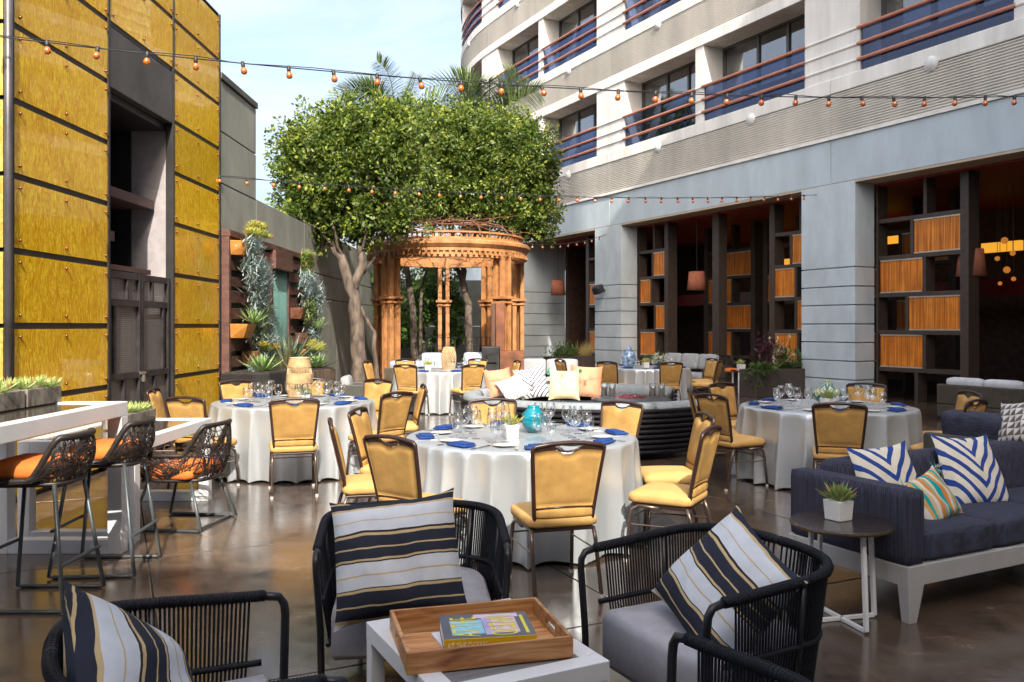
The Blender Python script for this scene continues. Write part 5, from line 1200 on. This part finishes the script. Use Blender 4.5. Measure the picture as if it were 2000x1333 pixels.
# ================================================================== navy sofa group
NAVY = M('navy striped upholstery', (.036, .038, .068), .9, var=.55, vs=26, bump=.35, bs=240, stretch=(6, 6, .08))
NAVC = M('navy seat upholstery', (.034, .038, .068), .9, var=.4, vs=24, bump=.35, bs=240, stretch=(.4, 9, .4))
SILP = M('silver painted wood', (.42, .42, .42), .45, var=.06, vs=4)
sf = thing('sofa', 'navy striped outdoor sofa on silver legs at the right edge', 'sofa', (2.13, 4.54, 0), TH)
SWD, SDP = 2.2, .86
MB().b2((0, 0, .20), (SWD, .045, .31)).b2((0, SDP - .045, .20), (SWD, SDP, .31)).b2((.0, .0455, .201), (.045, SDP - .0455, .309)).b2((SWD - .045, .0455, .201), (SWD, SDP - .0455, .309)).b2((.046, .046, .26), (SWD - .046, SDP - .046, .30)).build('base_rail', SILP, sf, bevel=.004)
for x in (0, SWD):
    for y in (0, SDP):
        sx_, sy_ = (1 if x == 0 else -1), (1 if y == 0 else -1); q = MB()
        q.add([(x, y, .205), (x + sx_ * .13, y, .205), (x + sx_ * .13, y + sy_ * .07, .205), (x, y + sy_ * .07, .205), (x + sx_ * .015, y + sy_ * .004, 0), (x + sx_ * .075, y + sy_ * .004, 0), (x + sx_ * .075, y + sy_ * .055, 0), (x + sx_ * .015, y + sy_ * .055, 0)], [(0, 1, 2, 3), (4, 7, 6, 5), (0, 4, 5, 1), (1, 5, 6, 2), (2, 6, 7, 3), (3, 7, 4, 0)])
        q.build('leg', SILP, sf, bevel=.003)
MB().pad((.075, SDP / 2, .515), (.15, SDP - .01, .41), .16, 7).build('armrest', NAVY, sf, smooth=True)
MB().pad((SWD - .075, SDP / 2, .515), (.15, SDP - .01, .41), .16, 7).build('armrest', NAVY, sf, smooth=True)
for i in range(3): w = (SWD - .30) / 3; MB().pad((.15 + w * (i + .5), .34, .395), (w - .004, .66, .17), .22, 7, .012).build('seat_cushion', NAVC, sf, smooth=True)
MB().b2((.152, SDP - .14, .31), (SWD - .152, SDP - .02, .63)).build('back_frame', NAVY, sf, bevel=.02)
for i in range(3): w = (SWD - .30) / 3; MB().pad((.15 + w * (i + .5), SDP - .19, .60), (w - .004, .20, .38), .3, 7, .0, Matrix.Rotation(-.12, 3, 'X')).build('back_cushion', NAVY, sf, smooth=True)
def sof(x, y, z): q = EA * x + EB * y; return (2.13 + q.x, 4.54 + q.y, z)
pillow('cream cushion with cobalt chevrons against the left arm of the navy sofa', CHEV2, sof(.46, .50, .655), .45, .45, .16, -76, 22, 4)
pillow('large cream cushion with cobalt chevrons cut off by the right edge', CHEV2, sof(1.20, .46, .655), .50, .50, .17, -70, 24, -3)
pillow('small teal and orange striped cushion on the navy sofa', PMUL, sof(.55, .26, .585), .36, .30, .12, -62, 28, 14, tassel=leaf_mat('teal tassel', (.0, .30, .33), (.5, .5, .5)))
st = thing('side_table', 'round dark topped side table with white crossed legs before the navy sofa', 'side table', (1.80, 4.62, 0), .25)
MB().lathe([(0, .515), (.255, .515), (.268, .522), (.268, .535), (.262, .541), (0, .541)], 48).build('tabletop', M('espresso table top', (.030, .021, .018), .25, var=.2, coat=.4), st, smooth=False)
MB().lathe([(.2685, .521), (.2705, .528), (.2685, .534)], 48).build('brass_edge', M('dark bronze edge', (.12, .075, .03), .3, metal=.6), st)
for k in range(4):
    a = k * pi / 2; c, s = cos(a), sin(a)
    MB().beam((.21 * c, .21 * s, .012), (.185 * c, .185 * s, .515), .022, .022, (s, -c, 0)).build('leg', WALU, st, bevel=.002)
    MB().beam((.0115 * c, .0115 * s, .012 + (.0 if k % 2 else .001)), (.205 * c, .205 * s, .012 + (.0 if k % 2 else .001)), .022, .02).build('foot_bar', WALU, st, bevel=.002)
pot('white cube pot with open succulent on the dark side table', 1.80, 4.66, .542, .115, SUCG, 30, rz=.5)

# ================================================================== bar tables and stools (left)
GLT = M('dark glass top', (.10, .085, .06), .08, var=.15, vs=2, spec=.8, coat=.6)
def frame_table(label, x0, x1, y0, y1, z, bw):
    t = thing('frame_table', label, 'table', ((x0 + x1) / 2, (y0 + y1) / 2, 0), world=True)
    MB().b2((x1 - bw, y0, z - bw), (x1, y1, z)).build('top_rail', WALU, t, bevel=.004); MB().b2((x0, y0, z - bw), (x0 + bw, y1, z)).build('top_rail', WALU, t, bevel=.004)
    for y in (y0, y1 - bw):
        MB().b2((x0 + bw + .0005, y, z - bw), (x1 - bw - .0005, y + bw, z)).build('cross_rail', WALU, t, bevel=.004)
        for x in (x0, x1 - bw): MB().b2((x, y, 0), (x + bw, y + bw, z - bw - .0005)).build('leg', WALU, t, bevel=.004)
        MB().b2((x0 + bw + .0005, y, 0), (x1 - bw - .0005, y + bw, bw)).build('floor_rail', WALU, t, bevel=.004)
    MB().b2((x0 + bw + .001, y0 + bw + .001, z - .03), (x1 - bw - .001, y1 - bw - .001, z - .008)).build('glass_top', GLT, t); return t
frame_table('tall white framed bar table with dark glass top at the left edge', -3.66, -2.755, 3.6, 6.06, 1.07, .10)
frame_table('lower white framed table with dark glass top behind the bar table', -3.66, -2.79, 6.25, 7.85, .755, .09)
ZINC = M('weathered zinc trough', (.20, .18, .155), .6, metal=.2, var=.5, vs=9, stretch=(3, 3, .6))
def trough(label, x, y, z, ln, w=.19, h=.115):
    t = thing('succulent_trough', label, 'planter', (x, y, z)); MB().b2((-w / 2, -ln / 2, 0), (w / 2, ln / 2, h)).build('trough', ZINC, t, bevel=.004)
    m = MB()
    for i in range(int(ln * 26)): rosette(m, (ps.uniform(-w / 2, w / 2) * .85, ps.uniform(-ln / 2, ln / 2) * .92, h + ps.uniform(-.01, .02)), ps.randint(12, 20), ps.uniform(.06, .12), ps.uniform(.010, .018), ps, .15, .35, .004)
    m.build('succulents', LIME if 'two' in label else SUCG, t); return t
SUCL = leaf_mat('succulent mix', (.24, .36, .08), (.52, .62, .24), .45, .15, (.5, .25, .12)); MATS['succulent green'] = SUCL
SUCG = SUCL
trough('grey zinc trough of succulents on the bar table, nearer the picture edge', -3.30, 5.35, 1.071, .42)
trough('grey zinc trough of succulents on the bar table, farther one', -3.30, 5.80, 1.071, .42)
trough('grey zinc trough of succulents on the lower white table', -3.28, 7.25, .756, .62)
WIK = M('dark brown woven strand', (.022, .016, .014), .45, var=.3, vs=20)
ORAN = M('orange seat canvas', (.62, .165, .025), .8, var=.12, vs=8, bump=.2, bs=260)
STL = M('slate leg tube', (.085, .10, .105), .4, metal=.4, var=.15)
def woven_seat(zs, zf, zb, W, D, legs, seed, name, cat, kk=(.35, .85)):
    """bowl of crossing strands: rim zf at the front, zb at the back; legs = spread at floor"""
    t = thing(name, 'x', cat); rg = random.Random(seed)
    def rim(a):                                            # a 0..1 from left front round the back to right front
        th = pi * a; q_ = min(1, max(0, (sin(th) - kk[0]) / (kk[1] - kk[0]))); k = q_ * q_ * (3 - 2 * q_); x = -W / 2 * cos(th) * (1.0 if abs(cos(th)) < .98 else 1.0)
        x = -W / 2 * (abs(cos(th)) ** .55) * (1 if cos(th) > 0 else -1); y = .22 - (D - .0) * sin(th) ** .55 if sin(th) > 1e-6 else .22
        return Vector((x * (1 + .05 * k), y - .05 * k, zf + (zb - zf) * k))
    def bot(a): p = rim(a); return Vector((p.x * .86, -.02 + (p.y + .02) * .84, zs - .03))
    def S(a, b): r, q = rim(a), bot(a); p = q.lerp(r, b); o = Vector((p.x, p.y + .02, 0)); return p + (o.normalized() * (.035 * sin(pi * b)) if o.length > .01 else Vector())
    m = MB()
    for i in range(105):
        a0, b0 = rg.uniform(0, 1), 0; a1, b1 = a0 + rg.choice((-1, 1)) * rg.uniform(.05, .22), 1
        pts = [S(min(1, max(0, a0 + (a1 - a0) * k / 5)), k / 5) for k in range(6)]; m.tube(pts, .0036, 4, caps=False)
    for i in range(15):
        b = rg.uniform(.08, .95); a0 = rg.uniform(0, .6); m.tube([S(a0 + .4 * k / 8, min(1, max(0, b + .08 * sin(k + i)))) for k in range(9)], .0042, 4, caps=False)
    m.build('woven_shell', WIK, t, kind='stuff')
    MB().tube([rim(i / 40) for i in range(41)] , .019, 8).build('rim', WIK, t, smooth=True)
    MB().tube([bot(i / 40) for i in range(40)] , .015, 8, closed=True).build('seat_ring', WIK, t, smooth=True)
    MB().pad((0, -.01, zs + (.045 if zs > .6 else .02)), (W * .92, D * .88, .10), .48, 7, .014).build('cushion', ORAN, t, smooth=True)
    c = [(-W * .36, .18), (-W * .36, -.24), (W * .36, .18), (W * .36, -.24)]
    for s in (-1, 1):
        f, b = (s * W * .36, .15, zs - .03), (s * W * .36, -.20, zs - .03); F0, B0_ = (s * legs[0], legs[1], .012), (s * legs[0], -legs[2], .012)
        MB().tube([f, F0, (s * legs[0], legs[1] - .03, .011), (s * legs[0], -legs[2] + .03, .011), B0_, b], .0125, 8).build('leg_loop', STL, t, smooth=True)
    if zs > .6: MB().tube([(-legs[0] + .012, -legs[2] * .93 - .0, .26), (legs[0] - .012, -legs[2] * .93, .26)], .011, 8).build('foot_rest', STL, t); 
    if zs > .6: MB().tube([(-legs[0] + .012, legs[1] * .95, .30), (legs[0] - .012, legs[1] * .95, .30)], .011, 8).build('foot_rest', STL, t)
    else: MB().tube([(-legs[0], -legs[2] + .05, .012), (legs[0], -legs[2] + .05, .012)], .011, 8).build('floor_bar', STL, t)
    return t
stool = Proto(woven_seat(.74, .735, .975, .45, .46, (.235, .24, .29), 4, 'bar_stool', 'stool', (.45, .82)))
stool((-2.80, 4.96, 0), pi / 2, 'woven bar stool with orange seat, nearest to the viewer', 'woven bar stools at the bar table')
stool((-2.72, 5.62, 0), pi / 2 + .06, 'woven bar stool with orange seat, second along the bar table', 'woven bar stools at the bar table')
stool((-3.75, 4.95, 0), -pi / 2, 'woven bar stool on the wall side of the bar table', 'woven bar stools at the bar table')
warm = Proto(woven_seat(.42, .59, .82, .60, .52, (.29, .27, .33), 9, 'woven_armchair', 'armchair', (.55, .9)))
warm((-2.70, 6.90, 0), pi / 2 - .15, 'dark woven armchair with orange cushion at the lower white table', 'woven armchairs')
q = G(1418, 755); warm((q[0], q[1] - .3, 0), pi + .25, 'dark woven armchair with orange cushion facing out beside the shelf screen', 'woven armchairs')
q = G(1500, 772); warm((q[0], q[1] + .4, 0), pi / 2 + .3, 'dark woven armchair with rust cushion in front of the near shelf screen', 'woven armchairs')
q = G(1455, 768); t = thing('side_table', 'small dark side table on white legs between woven armchairs', 'side table', (q[0] + .1, q[1] + .2, 0))
MB().b2((-.3, -.3, .50), (.3, .3, .53)).build('tabletop', DKBR, t, bevel=.004)
for a in (-.27, .27):
    for b in (-.27, .27): MB().b2((a - .015, b - .015, 0), (a + .015, b + .015, .4995)).build('leg', WALU, t)
pot('white pot with small succulent between the woven armchairs', q[0] - .05, q[1] + .15, .531, .16, SUCG, 22)

# ================================================================== round fire pit sofa
DWK = weave('black wicker', (.022, .022, .028), (.006, .006, .008), 34.0, .4, .8)
FC = Vector((1.12, 11.75, 0)); RO, RI = 1.82, 1.02
fs = thing('curved_sofa', 'curved black wicker sofa with grey cushions round the fire table', 'sofa', FC)
A0, A1 = radians(28), radians(332)
A0, A1 = radians(40), radians(352)
def arcseg(a0, a1, prof, n=14):
    m = MB(); k = len(prof); m.v = [((r) * cos(a0 + (a1 - a0) * i / n), r * sin(a0 + (a1 - a0) * i / n), z) for i in range(n + 1) for r, z in prof]
    m.f = [(i * k + j, i * k + (j + 1) % k, (i + 1) * k + (j + 1) % k, (i + 1) * k + j) for i in range(n) for j in range(k)] + [tuple(range(k))[::-1], tuple(range(n * k, n * k + k))]; return m
def rnd(r0, r1, z0, z1, c=.05):
    return [(r0 + c, z0), (r1 - c, z0), (r1 - c * .3, z0 + c * .3), (r1, z0 + c), (r1, z1 - c), (r1 - c * .3, z1 - c * .3), (r1 - c, z1), (r0 + c, z1), (r0 + c * .3, z1 - c * .3), (r0, z1 - c), (r0, z0 + c), (r0 + c * .3, z0 + c * .3)]
for i in range(9):
    m = arcseg(A0, A1, rnd(RO - .08 + .004 * i, RO - .03 + .007 * i, .08 + i * .062, .128 + i * .062, .02), 40); m.build('wicker_band', DWK, fs, smooth=True)
arcseg(A0, A1, [(RI, .10), (RO - .06, .10), (RO - .06, .30), (RI, .30)], 40).build('base', DWK, fs)
arcseg(A0 + .01, A1 - .01, [(RO - .10, .3), (RO - .085, .3), (RO - .06, .64), (RO - .075, .64)], 40).build('inner_back', DWK, fs)
ng = 5
for i in range(ng):
    a0 = A0 + (A1 - A0) * i / ng + .012; a1 = A0 + (A1 - A0) * (i + 1) / ng - .012
    arcseg(a0, a1, rnd(RI - .03, RO - .13, .305, .43, .045), 12).build('seat_cushion', PGRY, fs, smooth=True)
    arcseg(a0, a1, rnd(RO - .24, RO - .035 + .02, .50, .69, .06), 12).build('back_cushion', M('grey bolster canvas', (.25, .28, .295), .85, var=.1, vs=14, bump=.2, bs=220), fs, smooth=True)
def fsp(ang, r): a = radians(ang); return (FC.x + r * cos(a), FC.y + r * sin(a))
for lb, mt, u, v, Y, w, h, fc, ln, rl, ts in (
        ('coral speckled cushion at the left end of the curved sofa', PCOR, 976, 748, 12.55, .44, .44, -70, 25, 6, None), ('white leaf print cushion lying at the left of the curved sofa', PFLO, 1003, 758, 12.35, .42, .40, -80, 40, 25, None),
        ('white cushion with navy chevrons on the curved sofa', CHEV1, 1037, 749, 12.75, .50, .50, -95, 22, 10, None), ('cream ribbed cushion with green tassels on the curved sofa', PCRM, 1102, 752, 12.6, .46, .46, -95, 20, 0, leaf_mat('green tassel', (.0, .25, .15), (.02, .4, .25))),
        ('coral pink cushion behind the cream one on the curved sofa', PCOR, 1143, 746, 12.95, .52, .50, -100, 18, -3, None)):
    q = P(u, v, Y); pillow(lb, mt, q, w, h, .15, fc, ln, rl, tassel=ts)
SLAB = M('dark slate fire table', (.055, .06, .068), .35, var=.2, vs=6, coat=.2)
ft = thing('fire_table', 'round dark slate fire table with glass beads inside the curved sofa', 'fire pit', (1.62, 11.5, 0))
MB().lathe([(0, .57), (.5, .57), (.54, .59), (.54, .62), (.5, .64), (.20, .64), (.19, .62), (0, .62)], 44).build('tabletop', SLAB, ft); MB().lathe([(0, 0), (.34, 0), (.38, .05), (.34, .57), (0, .57)], 32).build('pedestal', SLAB, ft)
m = MB()
for i in range(260):
    a, r = ps.uniform(0, 6.28), .19 * sqrt(ps.random()); p = (r * cos(a) * 1.0, r * sin(a), .625 + ps.uniform(0, .03)); m.box(p, (.022, .02, .02), Euler((ps.random() * 3, ps.random() * 3, 0)).to_matrix())
m.build('fire_glass', M('garnet fire glass', (.16, .035, .05), .2, var=.6, vs=40), ft, kind='stuff')
for i, (dx, dy) in enumerate(((-.36, .05), (-.27, -.1), (.30, .02), (.40, -.08))):
    t = thing('candle_glass', f'clear glass cylinder with candle on the fire table, {("leftmost", "second from left", "third from left", "rightmost")[i]}', 'candle holder', (1.62 + dx, 11.5 + dy, .641), group='candle cylinders on the fire table')
    MB().lathe([(.05, 0), (.05, .19), (.047, .19), (.047, .004), (0, .004)], 20).build('cylinder', WG, t, smooth=True); MB().lathe([(0, .005), (.036, .005), (.036, .14), (0, .142)], 14).build('candle', M('cream candle wax', (.75, .68, .52)), t)

# ================================================================== lounge seating at the back
BWK = weave('brown wicker weave', (.16, .135, .10), (.04, .032, .024), 46.0, .6, .8)
GCU = M('pale grey cushion', (.31, .32, .33), .9, var=.08, vs=10, bump=.2)
def lounge(label, u, v, Y, w, rz, mat_c, h=.74, base=BWK):
    q = P(u, v, Y); t = thing('lounge_sofa', label, 'sofa', (q.x, q.y, 0), rz)
    MB().b2((-w / 2, -.40, .06), (w / 2, .40, .28)).build('base', base, t, bevel=.02); MB().b2((-w / 2, .30, .281), (w / 2, .40, .62)).build('back', base, t, bevel=.02)
    for s in (-1, 1): MB().b2((s * w / 2 - s * .09, -.40, .281), (s * w / 2, .299, .56)).build('arm', base, t, bevel=.02)
    n = max(1, round(w / .75)); ww = (w - .2) / n
    for i in range(n):
        x = -w / 2 + .1 + ww * (i + .5); MB().pad((x, -.06, .36), (ww - .01, .70, .15), .3, 5, .01).build('seat_cushion', mat_c, t, smooth=True)
        MB().pad((x, .22, h - .16), (ww - .01, .18, .40), .35, 5, 0, Matrix.Rotation(-.2, 3, 'X')).build('back_cushion', mat_c, t, smooth=True)
    return t
lounge('pale grey cushioned wicker sofa beside the corten fire block', 1065, 700, 19.6, 1.7, -.15, GCU, .80)
lounge('wicker sofa with its woven back to the viewer behind the curved sofa', 1080, 720, 15.6, 1.6, pi + .1, GCU, .62)
lounge('grey cushioned sofa against the shelf screens between the pillars', 1338, 700, 21.6, 1.9, TH - pi / 2 + .2, GCU, .86)
lounge('dark wicker sofa left of the far middle table', 703, 715, 15.5, .9, pi / 2 + .1, GCU, .66, M('charcoal wicker', (.05, .05, .045), .6))
lounge('pale blue grey sofa inside the gazebo at the front left', 800, 690, 20.3, 1.1, pi, M('blue grey cushion', (.33, .38, .46), .9), .75)
lounge('dark grey sofa left of the corten fire block', 1000, 716, 17.8, 1.3, .05, M('charcoal cushion', (.12, .125, .14), .9), .60)
lounge('wicker sofa behind the shaded table beside the near shelf screen', 1940, 780, 14.0, 1.5, TH + pi / 2, M('pale pad', (.55, .56, .57), .9), .70)
# sofa with patterned cushion at the right edge
lounge('dark wicker and navy sofa cut off by the right edge', 2010, 850, 7.4, 1.5, TH - pi / 2 + pi, NAVC, .80, M('charcoal wicker', (.05, .05, .045)))
q = P(1992, 828, 7.2); pillow('grey and white triangle print cushion at the right edge', PTRI, q, .40, .40, .14, 200, 20, 12)
# wire lounge chairs inside the gazebo
WIRM = M('black wire', (.015, .015, .016), .4)
def wire_chair(label, x, y, rz):
    t = thing('wire_lounge_chair', label, 'chair', (x, y, 0), rz, group='wire chairs in the gazebo'); m = MB()
    def S(a, b): return Vector(((a - .5) * 1.15, .45 + .1 * b - .35 * (1 - (2 * a - 1) ** 2) * 0 - .5 * abs(2 * a - 1) ** 3, .35 + .95 * b))
    for i in range(9): m.tube([S(i / 8, k / 6) for k in range(7)], .009, 5)
    for j in range(5): m.tube([S(k / 12, j / 4) for k in range(13)], .009, 5)
    m.build('wire_back', WIRM, t)
    MB().pad((0, 0, .42), (.95, .75, .16), .4, 5, .02).build('seat_cushion', M('off white cushion', (.68, .65, .58), .9), t, smooth=True)
    MB().pad((0, .28, .68), (.6, .16, .42), .45, 5, .0, Matrix.Rotation(-.2, 3, 'X')).build('back_cushion', M('blue grey cushion', (.33, .38, .46)), t, smooth=True)
    m = MB(); [m.tube([(sx_ * .45, sy_ * .35, .34), (sx_ * .5, sy_ * .38, 0)], .012, 6) for sx_ in (-1, 1) for sy_ in (-1, 1)]; m.build('leg_set', WIRM, t)
q = P(848, 680, 22.6); wire_chair('black wire lounge chair with pale cushions at the left inside the gazebo', q.x, q.y, 0.25)
q = P(920, 680, 22.8); wire_chair('black wire lounge chair with pale cushions at the right inside the gazebo', q.x, q.y, -.25)
